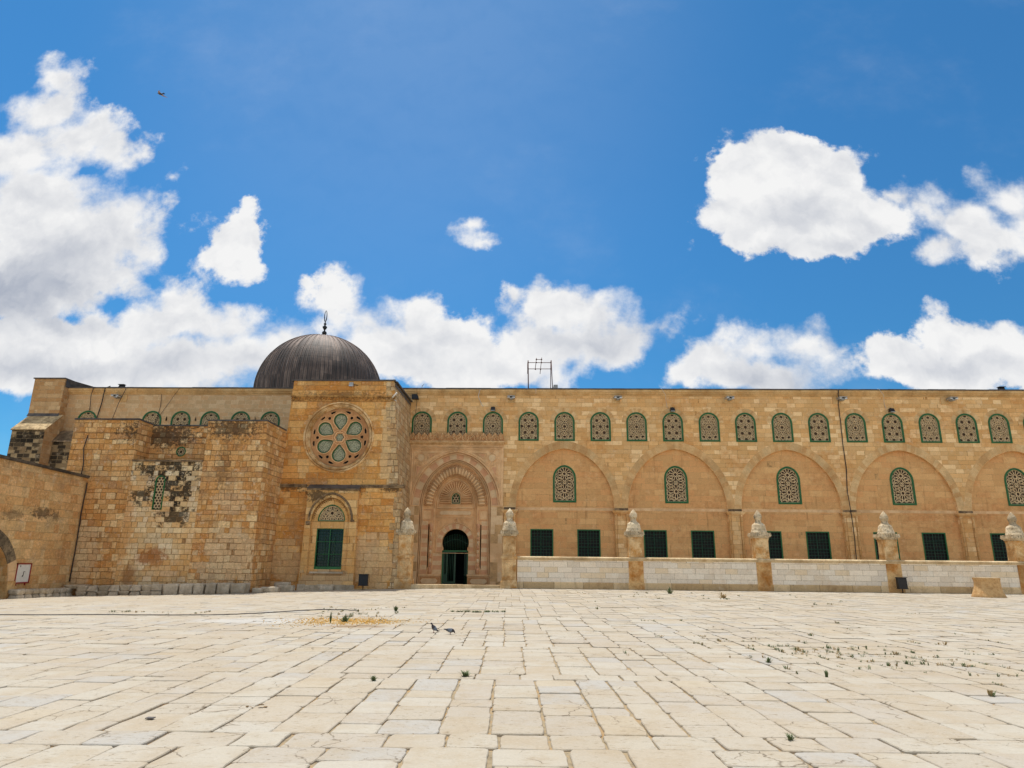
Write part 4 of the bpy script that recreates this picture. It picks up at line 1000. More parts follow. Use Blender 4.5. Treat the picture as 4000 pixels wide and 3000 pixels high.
    for i in range(1, len(A) - 1, 2): g.lathe([(.002, -.05), (.05, 0), (.002, .05)], (A[i][0] * .93 + c * .07, fy + .17, 3.74 + (A[i][1] - 3.74) * .93), 0, 6)
    g.strip(archline(c - .02, 1.12, 3.74, 5.08, 14), .06, fy + .18, .05); g.build('archivolt', MT['frieze'], fr)
    g = M(); n = 16
    g.strip(lun, .08, fy + .22, .06, 0, True); lf = g.build('lunette_window', MT['green'], root)
    sg = [(a, b) for a, b in kagome(c - .8, c + .8, 3.7, 4.7, .34, .06)] + kagome(c - .8, c + .8, 3.74, 4.7, .4, 0, pi / 6)
    gg = lattice(sg, arch(c, .77, 3.77, 3.771, 4.65, 14)[2:], .030, .035, fy + .26); gg.strip(arch(c, .75, 3.78, 3.782, 4.62, 14)[2:], .04, fy + .25, .02, 0, True); gg.build('grille', MT['grille'], lf)
    g = M(); g.plate(lun, [], fy + .34); g.build('pane', MT['pane'], lf)
    g = M(); yw = fy + .28; x0, x1, z0, z1 = c - .83, c + .80, .95, 3.30
    for (a, b, p, q) in ((x0, x1, z0, z0 + .15), (x0, x1, z1 - .05, z1), (x0, x0 + .05, z0, z1), (x1 - .05, x1, z0, z1), (c - .035, c + .0, z0, z1)): g.box(a, b, yw - .04 - R.uniform(0, .004), yw + .03, p, q)
    for k in (1, 2): g.box(x0, x1, yw - .03, yw + .03, z0 + .15 + (z1 - z0 - .2) * k / 3 - .015, z0 + .15 + (z1 - z0 - .2) * k / 3 + .015)
    tw = g.build('tall_window', MT['green'], root)
    g = M()
    for i in range(1, 10): g.tube([(x0 + (x1 - x0) * i / 10, yw + .05, z0), (x0 + (x1 - x0) * i / 10, yw + .05, z1)], .007, n=4)
    for i in range(1, 14): g.tube([(x0, yw + .06, z0 + (z1 - z0) * i / 14), (x1, yw + .06, z0 + (z1 - z0) * i / 14)], .007, n=4)
    for a, b in ((c - .35, c - .30), (c + .22, c + .27)): g.box(a, b, yw + .09, yw + .12, z0 + .5, z1 - .45)
    g.build('bars', MT['dgreen'], tw)
    g = M(); g.quad((x0, yw + .14, z0), (x1, yw + .14, z0), (x1, yw + .14, z1), (x0, yw + .14, z1)); g.build('pane', MT['dglass'], tw)
    g = M(); x = fx0 - .16
    while x < fx1:
        b = min(fx1 + .14, x + R.uniform(.4, .8)); g.box(x + .006, b - .006, fy - R.uniform(.02, .06), fy + .05, -.5, R.uniform(.06, .14)); x = b
    g.box(c - 1.0, c + .95, fy - .03, fy + .1, .72, .82); g.build('base_course', MT['block'], fr)
transept()

# ------------------------------------------------------------------ annex: two blocks and the pale wall between them
def annex():
    ay = 37.5
    g = M()
    g.plate([(-26.7, -.8), (-22.9, -.8), (-22.9, 9.27), (-26.7, 9.27)], [], ay)
    g.plate([(-18.85, -.8), (-15.30, -.8), (-15.36, 9.22), (-18.78, 9.22)], [], ay)
    g.quad((-22.9, ay, 6.9), (-22.9, 39.0, 6.9), (-22.9, 39.0, 9.27), (-22.9, ay, 9.27)); g.quad((-18.8, ay, 6.9), (-18.8, 39.0, 6.9), (-18.8, 39.0, 9.22), (-18.8, ay, 9.22))
    g.quad((-26.7, ay, -.8), (-26.7, FY, -.8), (-26.7, FY, 9.27), (-26.7, ay, 9.27))
    g.plate([(-22.95, 6.8), (-18.75, 6.8), (-18.75, 9.2), (-22.95, 9.2)], [circ(-20.98, 7.66, .30, 20)], 39.0, .15)
    root = g.build('annex', MT['old'], mosque)
    g = M(); grid_face(g, [(-15.30, ay, -.8), (-15.40, TY + .1, -.8), (-15.30, TY + .1, 9.22), (-15.36, ay, 9.22)], 10, 26, .05, 0, 1.4, (1, 0, 0))
    z = -.5
    while z < 9.0:
        h = R.uniform(.28, .46); w = R.uniform(.25, .6); g.box(-15.33 - w, -15.33 + R.uniform(0, .04), ay - .012 - R.uniform(0, .02), ay + R.uniform(.3, .6), z, z + h - .012); z += h
    g.build('corner_wall', MT['old'], root)
    sl = arch(-21.13, .29, 4.12, 5.76, 6.06, 10)
    g = M(); g.plate([(-22.95, -.8), (-18.75, -.8), (-18.75, 6.9), (-22.95, 6.9)], [sl], ay + .02, .15); g.build('pale_wall', MT['recess'], root)
    g = M(); g.box(-22.9, -18.8, ay - .07, ay + .3, 6.84, 6.95, 0); g.quad((-22.9, ay, 6.95), (-18.8, ay, 6.95), (-18.8, 39, 7.06), (-22.9, 39, 7.06)); g.build('ledge', MT['ledge'], root)
    g = M()
    def cop(x0, x1, y0, y1, z):
        x = x0
        while x < x1 - .01:
            b = min(x1, x + R.uniform(.5, 1.1)); g.box(x, b - .008, y0, y1, z, z + .075 + R.uniform(0, .015)); x = b
    cop(-26.72, -22.85, ay - .06, ay + .35, 9.27); cop(-18.82, -15.28, ay - .06, ay + .35, 9.22); cop(-22.85, -18.8, 38.94, 39.3, 9.2)
    g.box(-23.0, -22.85, ay + .35, 38.94, 9.26, 9.34); g.box(-15.5, -15.28, ay + .35, TY - .1, 9.22, 9.30)
    g.box(-26.65, -22.96, ay + .3, FY, 9.0, 9.2); g.box(-22.95, -15.4, 39.2, FY, 8.9, 9.15); g.box(-18.74, -15.4, ay + .3, 39.3, 8.9, 9.14)
    g.build('coping', MT['lead'], root)
    # slit window
    g = M(); li = arch(-21.13, .225, 4.185, 5.76, 5.995, 10); m1 = arch(-21.13, .25, 4.155, 5.76, 6.02, 10); g.strip(m1, .085, ay + .04, .05, 0, True); so = g.build('slit_window', MT['green'], root)
    g = lattice(kagome(-21.35, -20.9, 4.2, 6., .155, 0), li, .028, .03, ay + .06); g.build('grille', MT['grille'], so)
    g = M(); g.plate(sl, [], ay + .12); g.build('pane', MT['pane'], so)
    g = M(); g.strip(circ(-20.98, 7.66, .265, 20), .075, 39.02, .05, 0, True); so = g.build('round_window', MT['green'], root)
    g = lattice(kagome(-21.3, -20.7, 7.35, 7.95, .2, 0) + kagome(-21.3, -20.7, 7.35, 7.95, .26, 0, pi / 6), circ(-20.98, 7.66, .25, 20), .03, .03, 39.04); g.build('grille', MT['grille'], so)
    g = M(); g.plate(circ(-20.98, 7.66, .29, 20), [], 39.12); g.build('pane', MT['pane'], so)
annex()

# ------------------------------------------------------------------ corner buttress and low lean-to wall at the left end
g = M()
g.box(-36.15, -33.9, 45.8, 48.1, 7, 13.98, 0); bt = g.build('corner_pier', MT['butt'], mosque)
g = M(); g.box(-36.22, -33.84, 45.72, 48.2, 13.98, 14.06); g.quad((-33.86, 45.9, 13.4), (-33.86, 48.1, 13.4), (-33.86, 48.1, 13.98), (-33.86, 45.9, 13.98)); g.quad((-33.84, 46.6, 13.5), (-33.3, 48.1, 13.5), (-33.3, 48.1, 14.0), (-33.84, 45.9, 14.0)); g.build('coping', MT['lead'], bt)
g = M(); p = [(44.4, 7), (45.8, 7), (45.8, 11.25), (44.4, 10.05)]
for X in (-36.0, -33.62): pass
g.add([(-35.95, y, z) for y, z in p] + [(-33.62, y, z) for y, z in p], [(0, 3, 7, 4)], 1)
g.add([(-35.95, y, z) for y, z in p] + [(-33.62, y, z) for y, z in p], [(0, 1, 2, 3)], 0); g.add([(-35.95, y, z) for y, z in p] + [(-33.62, y, z) for y, z in p], [(7, 6, 5, 4)], 2)
sb = g.build('buttress', [MT['lichen'], MT['lichen'], MT['butt']], mosque)
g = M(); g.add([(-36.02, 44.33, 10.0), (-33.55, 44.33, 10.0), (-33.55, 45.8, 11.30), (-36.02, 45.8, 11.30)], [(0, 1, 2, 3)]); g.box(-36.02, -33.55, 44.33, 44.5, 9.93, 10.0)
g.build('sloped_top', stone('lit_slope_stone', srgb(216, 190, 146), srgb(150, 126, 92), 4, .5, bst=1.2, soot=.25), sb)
g = M(); g.quad((-36.15, 45.66, 11.18), (-33.85, 45.66, 11.18), (-33.85, 45.79, 11.42), (-36.15, 45.79, 11.42)); g.build('apron', MT['lead'], bt)
g = M(); g.plate([(-33.7, 5), (-26.65, 5), (-26.65, 9.3), (-33.7, 9.3)], [], 45.3)
lt = g.build('lean_to_wall', MT['lichen'], mosque)
g = M(); n = 8; P = [(45.22 + 1.27 * i / n, 9.28 + 1.0 * sin(pi / 2 * i / n)) for i in range(n + 1)]
g.add([(-33.7, y, z) for y, z in P] + [(-26.65, y, z) for y, z in P], [(i, i + 1, n + 2 + i, n + 1 + i) for i in range(n)], 0, True); g.build('lean_to_roof', MT['ledge'], lt)

# ------------------------------------------------------------------ dome
def dome():
    c = (-20.75, 62.5, 0); Rr, H, z0 = 5.98, 5.85, 16.95; NS = 104; NV = 30
    g = M(); pts = []; 
    prof = [(Rr * .99, 13.0), (Rr, 15.2)] + [(Rr * cos(pi / 2 * j / NV) ** .985 if j < NV else .02, z0 + H * sin(pi / 2 * j / NV)) for j in range(NV + 1)]
    offs = [(-.08, .0), (-.05, .05), (.05, .05), (.08, .0)]
    cols = []
    for k in range(NS):
        for du, dr in offs: cols.append((k + du + .5, dr, k))
    nc = len(cols)
    for j, (r, z) in enumerate(prof):
        t = max(0, (z - z0) / H)
        for u, dr, k in cols:
            a = 2 * pi * u / NS - .3; keep = 1 if t < .55 or k % 2 == 0 else max(0, 1 - (t - .55) * 14)
            sm_ = min(1, r / 2.2); rr = r + dr * keep * sm_ * .9; pts.append((c[0] + rr * cos(a), c[1] + rr * sin(a), z + dr * keep * sm_ * t * .7))
    fs = []; uvs = []
    for j in range(len(prof) - 1):
        for i in range(nc):
            i2 = (i + 1) % nc; u0 = cols[i][0]; u1 = cols[i2][0] + (NS if i2 == 0 else 0)
            fs.append((j * nc + i, j * nc + i2, (j + 1) * nc + i2, (j + 1) * nc + i)); v0, v1 = j * .21, (j + 1) * .21; uvs.append([(u0, v0), (u1, v0), (u1, v1), (u0, v1)])
    g.add(pts, fs, 0, False, uvs)
    d = g.build('dome', MT['dome'], mosque)
    g = M(); zt = z0 + H
    prof = [(.16, -.15), (.09, .05), (.08, .32), (.20, .42), (.27, .58), (.20, .74), (.09, .82), (.08, .95), (.14, 1.05), (.24, 1.25), (.24, 1.36), (.12, 1.45), (.07, 1.55), (.15, 1.66), (.15, 1.72), (.07, 1.82), (.05, 2.05)]
    g.lathe([(r * .93, z * .86) for r, z in prof], (c[0], c[1], zt), 0, 14)
    zc = zt + 1.74 + .56
    g.tube([(c[0] +   .115 * sin(2 * pi * i / 20), c[1], zc - .58 * cos(2 * pi * i / 20)) for i in range(21)], [.028 + .03 * (1 + cos(2 * pi * i / 20)) / 2 for i in range(21)], n=8)
    g.build('finial', MT['iron'], d)
dome()
for o in (protoA, protoB, protoC, protoD): remove_tree(o)
bpy.data.objects.remove(dumy)
# ------------------------------------------------------------------ fence wall with tall pillars
def pillar_parts(parent, cx, base=True, stained=False):
    cy = TY + .36
    g = M()
    if base:
        g.box(cx - .50, cx + .50, TY - .16, cy + .5, -.12, .36, 0); g.box(cx - .49, cx + .49, TY - .15, cy + .5, .36, .46, 0, (.06, .06, .06, 0))
        g.box(cx - .42, cx + .42, TY - .07, cy + .44, .46, 1.66, 0)
        for s_ in ((.30, .52, 1.60, .04), (.22, .62, 1.50, .03)): g.strip(rect(cx - s_[0], cx + s_[0], s_[1], s_[2]), .05, TY - .07, s_[3], 0, True)
        g.box(cx - .46, cx + .46, TY - .12, cy + .46, 1.66, 1.72, 0); g.box(cx - .49, cx + .49, TY - .15, cy + .5, 1.72, 1.80, 0)
    else:
        g.box(cx - .43, cx + .43, TY - .025, cy + .3, -.12, 1.62, 1)
        g.box(cx - .46, cx + .46, TY - .075, cy + .3, -.12, .36, 1)
    p = g.build('pillar', [MT['pillar'] if not stained else MT['pilbase'], MT['pilbase']], parent)
    g = M(); h = .36
    for z0, z1, h0 in ((1.80, 2.12, .375), (2.12, 2.98, .37)): g.box(cx - h0, cx + h0, cy - h0, cy + h0, z0, z1 - .004, 0)
    for sx in (-1, 1):
        for sy in (-1, 1): g.lathe([(.07, 1.80), (.07, 1.88), (.045, 1.92), (.045, 2.82), (.07, 2.88), (.075, 2.98)], (cx + sx * .34, cy + sy * .34, 0), 0, 8)
    g.build('shaft', MT['pillar'], p)
    g = M(); g.box(cx - .43, cx + .43, cy - .43, cy + .43, 2.98, 3.05); g.box(cx - .5, cx + .5, cy - .5, cy + .5, 3.05, 3.11)
    for k in range(8):
        u = -.47 + .94 * k / 7
        for (px, py) in ((cx + u, cy - .5), (cx + u, cy + .5), (cx - .5, cy + u), (cx + .5, cy + u)): g.box(px - .045, px + .045, py - .045, py + .045, 3.11, 3.30, 0, (.03, .03, .03, .03)); 
    g.box(cx - .46, cx + .46, cy - .46, cy + .46, 3.11, 3.27)
    g.build('capital', MT['finial'], p)
    g = M()
    g.lathe([(.47, 3.26), (.47, 3.34), (.45, 3.36), (.43, 3.48), (.42, 3.52), (.40, 3.54), (.385, 3.70), (.37, 3.74), (.33, 3.80), (.22, 3.88), (.18, 3.95), (.17, 4.05), (.20, 4.09), (.235, 4.18), (.24, 4.26), (.20, 4.38), (.12, 4.50), (.03, 4.60), (.005, 4.64)], (cx, cy, 0), 0, 16)
    for v in range(len(g.v)):   # weathered
        x, y, z = g.v[v]; k = 1 + .05 * mno.noise(Vector((x * 3, y * 3, z * 4))); g.v[v] = (cx + (x - cx) * k, cy + (y - cy) * k, z)
    g.build('finial', MT['finial'], p)
    return p
PX = [6.10, 13.50, 20.93, 28.37, 35.8]
fence = empty('fence_wall', (17, TY, 0)); tag(fence, 'low pale ashlar fence wall with coping and onion-topped stone pillars before the arcade', 'fence')
ends = [-.84] + PX + [43.]
for i in range(len(ends) - 1):
    x0, x1 = ends[i] + (.0 if i == 0 else .43), ends[i + 1] - .43
    g = M(); g.box(x0, x1, TY, TY + .5, -.12, 1.64); g.build('wall_panel', MT['cream'], fence)
g = M(); x = -.84
while x < 43:
    b = min(43, x + R.uniform(1.2, 1.9)); e = R.uniform(-.004, .004)
    prof = [(0, 1.60), (.03, 1.61), (.05, 1.67), (.10, 1.70), (.115, 1.755), (.085, 1.79), (.03, 1.812), (-.6, 1.82)]; n = len(prof)
    g.add([(X, TY - q - e, z) for X in (x, b - .006) for q, z in prof], [(k, k + 1, n + k + 1, n + k) for k in range(n - 1)] + [tuple(range(n)), tuple(range(n, 2 * n))]); x = b
g.build('coping', MT['step'], fence)
g = M(); x = -.80
while x < 43:
    b = min(43, x + R.uniform(1.4, 2.2)); g.box(x, b - .006, TY - .05, TY + .1, -.12, .33); g.box(x, b - .006, TY - .05, TY + .1, .33, .38, 0, (0, 0, .045, 0)); x = b
g.build('plinth', MT['fbase'], fence)
pillar_parts(fence, -1.33, True)
for x in PX: pillar_parts(fence, x, False)
gp = empty('gate_pillar', (-7.55, TY + .36, 0)); tag(gp, 'tall stone pillar with panelled pedestal and onion finial beside the transept corner', 'pillar')
pillar_parts(gp, -7.55, True)
g = M(); x = -7.05
while x < -1.83:
    b = min(-1.83, x + R.uniform(.7, 1.3)); g.box(x, b - .006, TY - .12, TY + .45, -.1, .16 + R.uniform(-.008, .008)); x = b
tag(g.build('portal_step', MT['step']), kind='structure')
g = M(); g.quad((-8.4, TY + .4, -.06), (46, TY + .4, -.06), (46, FY + .3, -.06), (-8.4, FY + .3, -.06)); tag(g.build('forecourt', MT['step']), kind='structure')

# ------------------------------------------------------------------ side wall running towards the viewer on the left
def court():
    X = -25.4; root_y = 34
    g = M()
    # profile in the YZ plane: build as plate in (y, z) and swap axes
    def plateYZ(outer, holes, x, rev, mi=0):
        t = M(); t.plate(outer, holes, 0, rev); g.add([(x - p[1], p[0], p[2]) for p in t.v], [tuple(f) for f in t.f], mi, False, t.u if 0 else None)
    AY, AW = 30.55, 2.35
    hole = arch(AY, AW, -.95, .35, 2.45, 16)
    plateYZ([(14, -1.), (37.5, -1.), (37.5, 5.86), (14, 6.6)], [hole], X, .9)
    root = g.build('side_wall', MT['court'])
    g = M(); n = 24
    for i in range(n):
        ya, yb = 14 + 23.5 * i / n, 14 + 23.5 * (i + 1) / n - .01; za = lambda y: 6.6 - (y - 14) * .0315
        g.add([(X + .14, ya, za(ya)), (X + .14, yb, za(yb)), (X - .8, yb, za(yb)), (X - .8, ya, za(ya)), (X + .16, ya, za(ya) + .13), (X + .16, yb, za(yb) + .13), (X - .8, yb, za(yb) + .20), (X - .8, ya, za(ya) + .20)], [(0, 1, 5, 4), (4, 5, 6, 7), (0, 3, 2, 1), (1, 2, 6, 5), (0, 4, 7, 3)])
    g.build('coping', stone('dark_coping', srgb(110, 98, 84), srgb(62, 56, 50), 3, .6, bst=.6, soot=.5), root)
    g = M()   # wedge stones round the arch
    A = archline(AY, AW, .35, 2.45, 16); B = archline(AY, AW + .55, .35, 3.02, 16); k = 0
    for i in range(0, len(A) - 1, 2):
        P = [A[i], A[i + 1], A[i + 2], B[i + 2], B[i + 1], B[i]]; c = (sum(p[0] for p in P) / 6, sum(p[1] for p in P) / 6)
        P = [(c[0] + (y - c[0]) * .975, c[1] + (z - c[1]) * .975) for y, z in P]; pr = R.uniform(.03, .06)
        g.add([(X + pr, y, z) for y, z in P] + [(X, y, z) for y, z in P], [tuple(range(6))] + [(q, (q + 1) % 6, 6 + (q + 1) % 6, 6 + q) for q in range(6)], 2 if i < 3 else 0); k += 1
    g.box(X - .3, X + .10, AY + AW - .02, AY + AW + .5, -.8, .35, 1)
    g.build('arch_ring', [stone('sooty_arch_stone', srgb(150, 130, 102), srgb(84, 74, 62), 4, .6, bst=.6, soot=.8), MT['pilbase'], MT['tan2']], root)
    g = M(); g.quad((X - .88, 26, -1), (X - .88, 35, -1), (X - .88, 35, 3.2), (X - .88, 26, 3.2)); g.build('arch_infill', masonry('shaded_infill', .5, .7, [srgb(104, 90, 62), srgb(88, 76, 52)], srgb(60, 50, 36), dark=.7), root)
    tag(root, 'honey coloured side wall with dark sloping coping and a half seen arch, at the far left', 'wall')
    return X
CX_ = court()
g = M(); g.box(CX_ - .02, CX_ + .05, 33.38, 34.30, .26, 1.16, 0)
sg = g.build('notice_board', MT['white']); tag(sg, 'white notice board in a red frame, fixed low on the side wall', 'sign')
g = M()
for a, b, c, d in ((33.34, 34.34, 1.13, 1.19), (33.34, 34.34, .22, .28), (33.34, 33.40, .22, 1.19), (34.28, 34.34, .22, 1.19)): g.box(CX_ - .01, CX_ + .075, a, b, c, d)
for y in (33.5, 34.1): g.box(CX_ - .01, CX_ + .05, y, y + .05, .12, .22)
g.build('frame', MT['red'], sg)
g = M(); g.box(CX_ + .05, CX_ + .062, 33.85, 33.88, .58, .78); g.box(CX_ + .05, CX_ + .062, 33.80, 33.86, .54, .60); g.box(CX_ + .05, CX_ + .062, 33.87, 33.96, .765, .79); g.box(CX_ + .05, CX_ + .06, 33.58, 33.61, 1.0, 1.09); g.build('marking', MT['black'], sg)

# ------------------------------------------------------------------ loose stones along the foot of the left walls
def wob(g, amp, sc=2.5, seed=0):
    for i, (x, y, z) in enumerate(g.v):
        v = mno.noise_vector(Vector((x * sc + seed, y * sc, z * sc))); g.v[i] = (x + v.x * amp, y + v.y * amp, z + v.z * amp)
def rough_block(w, d, h, bev, seed, nx=6, nz=4, flare=0., waist=0.):
    g = M(); pts = []; n = 7
    def sec(z):
        t = z / h; k = 1 + flare * (t - .5) * 2 - waist * sin(pi * t); e = bev * (1 - min(1, min(t, 1 - t) * h / bev)) if bev else 0
        return (w / 2 * k - e * .7), (d / 2 * k - e * .7)
    rings = []
    zs = [0, bev * .4, bev] + [bev + (h - 2 * bev) * i / 4 for i in range(1, 4)] + [h - bev, h - bev * .4, h]
    for z in zs:
        a, b = sec(z); P = []
        for (sx, sy) in ((-1, -1), (1, -1), (1, 1), (-1, 1)):
            nx_ = {(-1, -1): (1, -1), (1, -1): (1, 1), (1, 1): (-1, 1), (-1, 1): (-1, -1)}[(sx, sy)]
            for i in range(n):
                f = i / n; P.append((sx * a + (nx_[0] * a - sx * a) * f, sy * b + (nx_[1] * b - sy * b) * f, z))
        rings.append(P)
    N = 4 * n
    for P in rings: pts += P
    g.add(pts, [(j * N + i, j * N + (i + 1) % N, (j + 1) * N + (i + 1) % N, (j + 1) * N + i) for j in range(len(zs) - 1) for i in range(N)], 0, True)
    g.add(rings[-1], [tuple(range(N))]); wob(g, .035, 2.6, seed); wob(g, .012, 9, seed); return g
def shift(g, x, y, z, rot=0):
    c, s = cos(rot), sin(rot); g.v = [(x + a * c - b * s, y + a * s + b * c, z + q) for a, b, q in g.v]; return g
# seven squared blocks
ws = [.65, .85, .80, .62, .62, .74, .84]; x = -20.30
names = ['squared grey block split by a level joint, first of the seven big blocks', 'long squared grey block second from the left among the seven big blocks', 'long squared grey block at the middle left of the seven big blocks', 'upright squared block in the centre of the seven big blocks',
         'narrow upright block just right of the centre of the seven big blocks', 'squared pitted block last but one in the row towards the annex corner', 'large pale squared block at the right end of the row by the annex corner']
for i, w in enumerate(ws):
    g = rough_block(w - .09, .75, .57 if i < 6 else .55, .045, i * 7.1); z = gz(x + w / 2, 36.6) - .03
    o = shift(g, x + w / 2, 36.88 + R.uniform(-.03, .05), z, R.uniform(-.03, .03)).build('stone_block', MT['block']); tag(o, names[i], 'stone block', 'cut stone blocks along the foot of the annex wall'); x += w
    if i == 0:
        g = M(); g.box(-20.28, -19.68, 36.49, 36.6, z + .235, z + .25); g.build('joint', MT['dark'], o)
# alternating column bases and capitals
nm = ['capital flaring upwards', 'base spreading at the foot', 'capital flaring upwards', 'base spreading at the foot', 'capital flaring upwards', 'base spreading at the foot', 'half block beside the first squared block']
pos = ['nearest the corner with the side wall', 'second from the wall corner', 'third from the wall corner', 'at the middle of the carved row', 'fifth from the wall corner', 'sixth from the wall corner', 'at the right end of the carved row']
x = -24.35
for i in range(7):
    up = i % 2 == 0; z = gz(x, 36.6) - .03
    g = rough_block(.50, .55, .30, .03, i * 3.3 + 50, flare=.10 if up else -.26)
    shift(g, 0, 0, .25); g2 = rough_block(.50, .6, .25, .03, i * 5.1 + 90, flare=.16 if up else -.12)
    b = len(g.v); g.add(g2.v, g2.f, 0, True)
    o = shift(g, x + .3, 36.85, z, R.uniform(-.05, .05)).build('carved_stone', MT['block']); tag(o, 'carved %s, %s' % (nm[i], pos[i]), 'carved stone', 'old carved stones along the foot of the annex wall'); x += .585
# small rounded stones along the side wall
od = ['nearest the notice board arch', 'second counted from the arch', 'third counted from the arch', 'fourth counted from the arch', 'fifth counted from the arch', 'sixth counted from the arch', 'seventh counted from the arch', 'last before the wall corner']
for i in range(8):
    y = 33.15 + i * .50; z = gz(-24.9, y) - .03
    g = rough_block(.50, .46, .26, .07, i * 2.7 + 20, flare=.05); shift(g, 0, 0, .20); g2 = rough_block(.52, .40, .20, .03, i * 6.1 + 10, flare=-.10)
    g.add(g2.v, g2.f, 0, True); o = shift(g, -24.95, y, z, R.uniform(-.08, .08)).build('column_base', MT['block']); tag(o, 'rounded grey column base below the side wall, %s' % od[i], 'column base', 'column bases lined up under the side wall')
g = rough_block(.9, .7, .22, .04, 77, flare=.22); o = shift(g, -24.55, 37.0, gz(-24.5, 37) + .34, 0).build('corner_slab', MT['block']); tag(o, 'upturned grey slab lying on top of the stones in the wall corner', 'stone slab')
for (x, y, w, d, h, lab) in ((-14.85, 37.4, .5, .4, .26, 'small low stone lying just right of the annex corner'), (-14.35, 37.9, .95, .45, .30, 'long flat stone lying in the nook between annex and transept'), (-13.85, 38.9, .9, .5, .34, 'brown stone leaning behind the flat stone in the nook'), (-14.3, 39.6, .8, .5, .50, 'tall broken stone at the back of the nook beside the transept'), (-11.85, TY - .62, .75, .28, .24, 'pair of small grey slabs stacked below the tall green window')):
    g = rough_block(w, d, h, .04, x * 3); o = shift(g, x, y, gz(x, y) - .02, R.uniform(-.15, .15)).build('loose_stone', MT['block']); tag(o, lab, 'stone')

# ------------------------------------------------------------------ carved drum stone, lamps on the ground
g = M(); N = 32; prof = [(0, .60), (.04, .605), (.12, .585), (.3, .53), (.5, .50), (.7, .49), (.86, .50), (.93, .53), (1.0, .53)]
pts = []
for z, r in prof:
    for i in range(N):
        a = 2 * pi * i / N; sq = 1 + .10 * (1 - z) * abs(cos(2 * a + pi / 2)) ; e = 1 + .04 * mno.noise(Vector((cos(a) * 1.4, sin(a) * 1.4, z * 2)))
        pts.append((23.5 + (.0) + r * sq * e * 1.22 * cos(a), 36.6 + r * sq * e * 1.0 * sin(a), z * .98 - .02))
g.add(pts, [(j * N + i, j * N + (i + 1) % N, (j + 1) * N + (i + 1) % N, (j + 1) * N + i) for j in range(len(prof) - 1) for i in range(N)], 0, True); g.add(pts[-N:], [tuple(range(N))], 1)
tag(g.build('drum_stone', [MT['drum'], MT['step']]), 'waisted brown stone drum with pale flat top, standing before the fence at the right', 'stone drum')
def ground_lamp(x, y, rot, lab):
    e = empty('ground_floodlight', (x, y, gz(x, y))); z = gz(x, y)
    g = M(); g.box(-.26, .26, -.10, .12, .24, .84, 0, (.0, .0, .04, .0)); g.box(-.29, .29, -.13, .14, .84, .87, 0); g.box(-.285, .285, -.12, .13, .22, .25, 0); shift(g, x, y, z, rot); g.build('housing', MT['black'], e)
    g = M(); g.tube([(0, .02, 0), (0, .02, .25)], .03); g.box(-.12, .12, -.1, .14, 0, .015); shift(g, x, y, z, rot); g.build('post', MT['black'], e)
    tag(e, lab, 'floodlight', 'ground floodlights'); return e
ground_lamp(-9.72, TY - .72, 0, 'black box floodlight on a short post at the transept foot')
ground_lamp(21.05, TY - .45, .1, 'black box floodlight on a short post before the fence, near the stone drum')

# ------------------------------------------------------------------ lamps under the cornice and above windows
labs = ['above the portal side of the first niche', 'between the first and second niche, under the cornice', 'between the second and third niche, under the cornice', 'beside the long hanging cable, under the cornice', 'under the cornice nearest the right edge', 'on the pale left wall, beneath the cornice']
for i, x in enumerate((-1.48, 5.99, 13.76, 21.49, 28.99, -29.81)):
    e = empty('wall_floodlight', (x, FY - .2, 12.55)); WO[e.name] = Vector((x, FY - .2, 12.55))
    g = M(); g.box(x - .27, x + .27, FY - .05, FY - .0, 12.46, 12.96); g.build('back_plate', MT['cornice'], e)
    sk = (x + 1.4) * .012
    g = M(); g.box(x - .27 + sk, x - .08 + sk, FY - .55, FY - .05, 12.74, 12.84, 0, (.03, .03, .02, 0)); g.box(x + .08 + sk, x + .27 + sk, FY - .55, FY - .05, 12.72, 12.82, 0, (.03, .03, .02, 0)); g.build('lamp_head', MT['silver'], e)
    g = M(); g.box(x - .27 + sk, x + .27 + sk, FY - .60, FY - .05, 12.84, 12.88); g.box(x - .10 + sk, x + .12 + sk, FY - .45, FY - .05, 12.66, 12.78); g.build('hood', MT['grey'], e)
    tag(e, 'twin floodlight fixed %s' % labs[i], 'floodlight', 'twin floodlights along the cornice')
for x, lab in ((UX[2], 'small black lamp over the third upper window, above the portal crest'), (UX[7], 'small black lamp over an upper window, right of the first niche'), (UX[13], 'small black lamp over an upper window near the right edge')):
    e = empty('window_lamp', (x, FY - .1, 11.8)); WO[e.name] = Vector((x, FY - .1, 11.8))
    g = M(); g.box(x - .16, x + .16, FY - .34, FY - .05, 11.86, 12.12, 0, (.02, .02, .1, 0)); g.build('housing', MT['black'], e); g = M(); g.box(x - .14, x + .14, FY - .35, FY - .1, 11.835, 11.858); g.build('lens', MT['silver'], e)
    g = M(); g.tube([(x, FY, 12.2), (x, FY - .16, 12.16), (x, FY - .16, 12.1)], .018); g.build('bracket', MT['black'], e); tag(e, lab, 'lamp', 'black window lamps')
e = empty('parapet_lamp', (-11.4, TY - .2, 12.1)); g = M(); g.box(-11.55, -11.28, TY - .30, TY - .1, 12.12, 12.34, 0, (.02, .02, .06, 0)); g.build('housing', MT['grey'], e); g = M(); g.box(-11.54, -11.29, TY - .31, TY - .12, 12.08, 12.12); g.build('lens', MT['silver'], e); g = M(); g.tube([(-11.3, TY - .15, 12.22), (-11.05, TY, 12.2)], .02); g.build('bracket', MT['black'], e)
tag(e, 'small grey lamp on the transept parapet above the rose window', 'lamp')
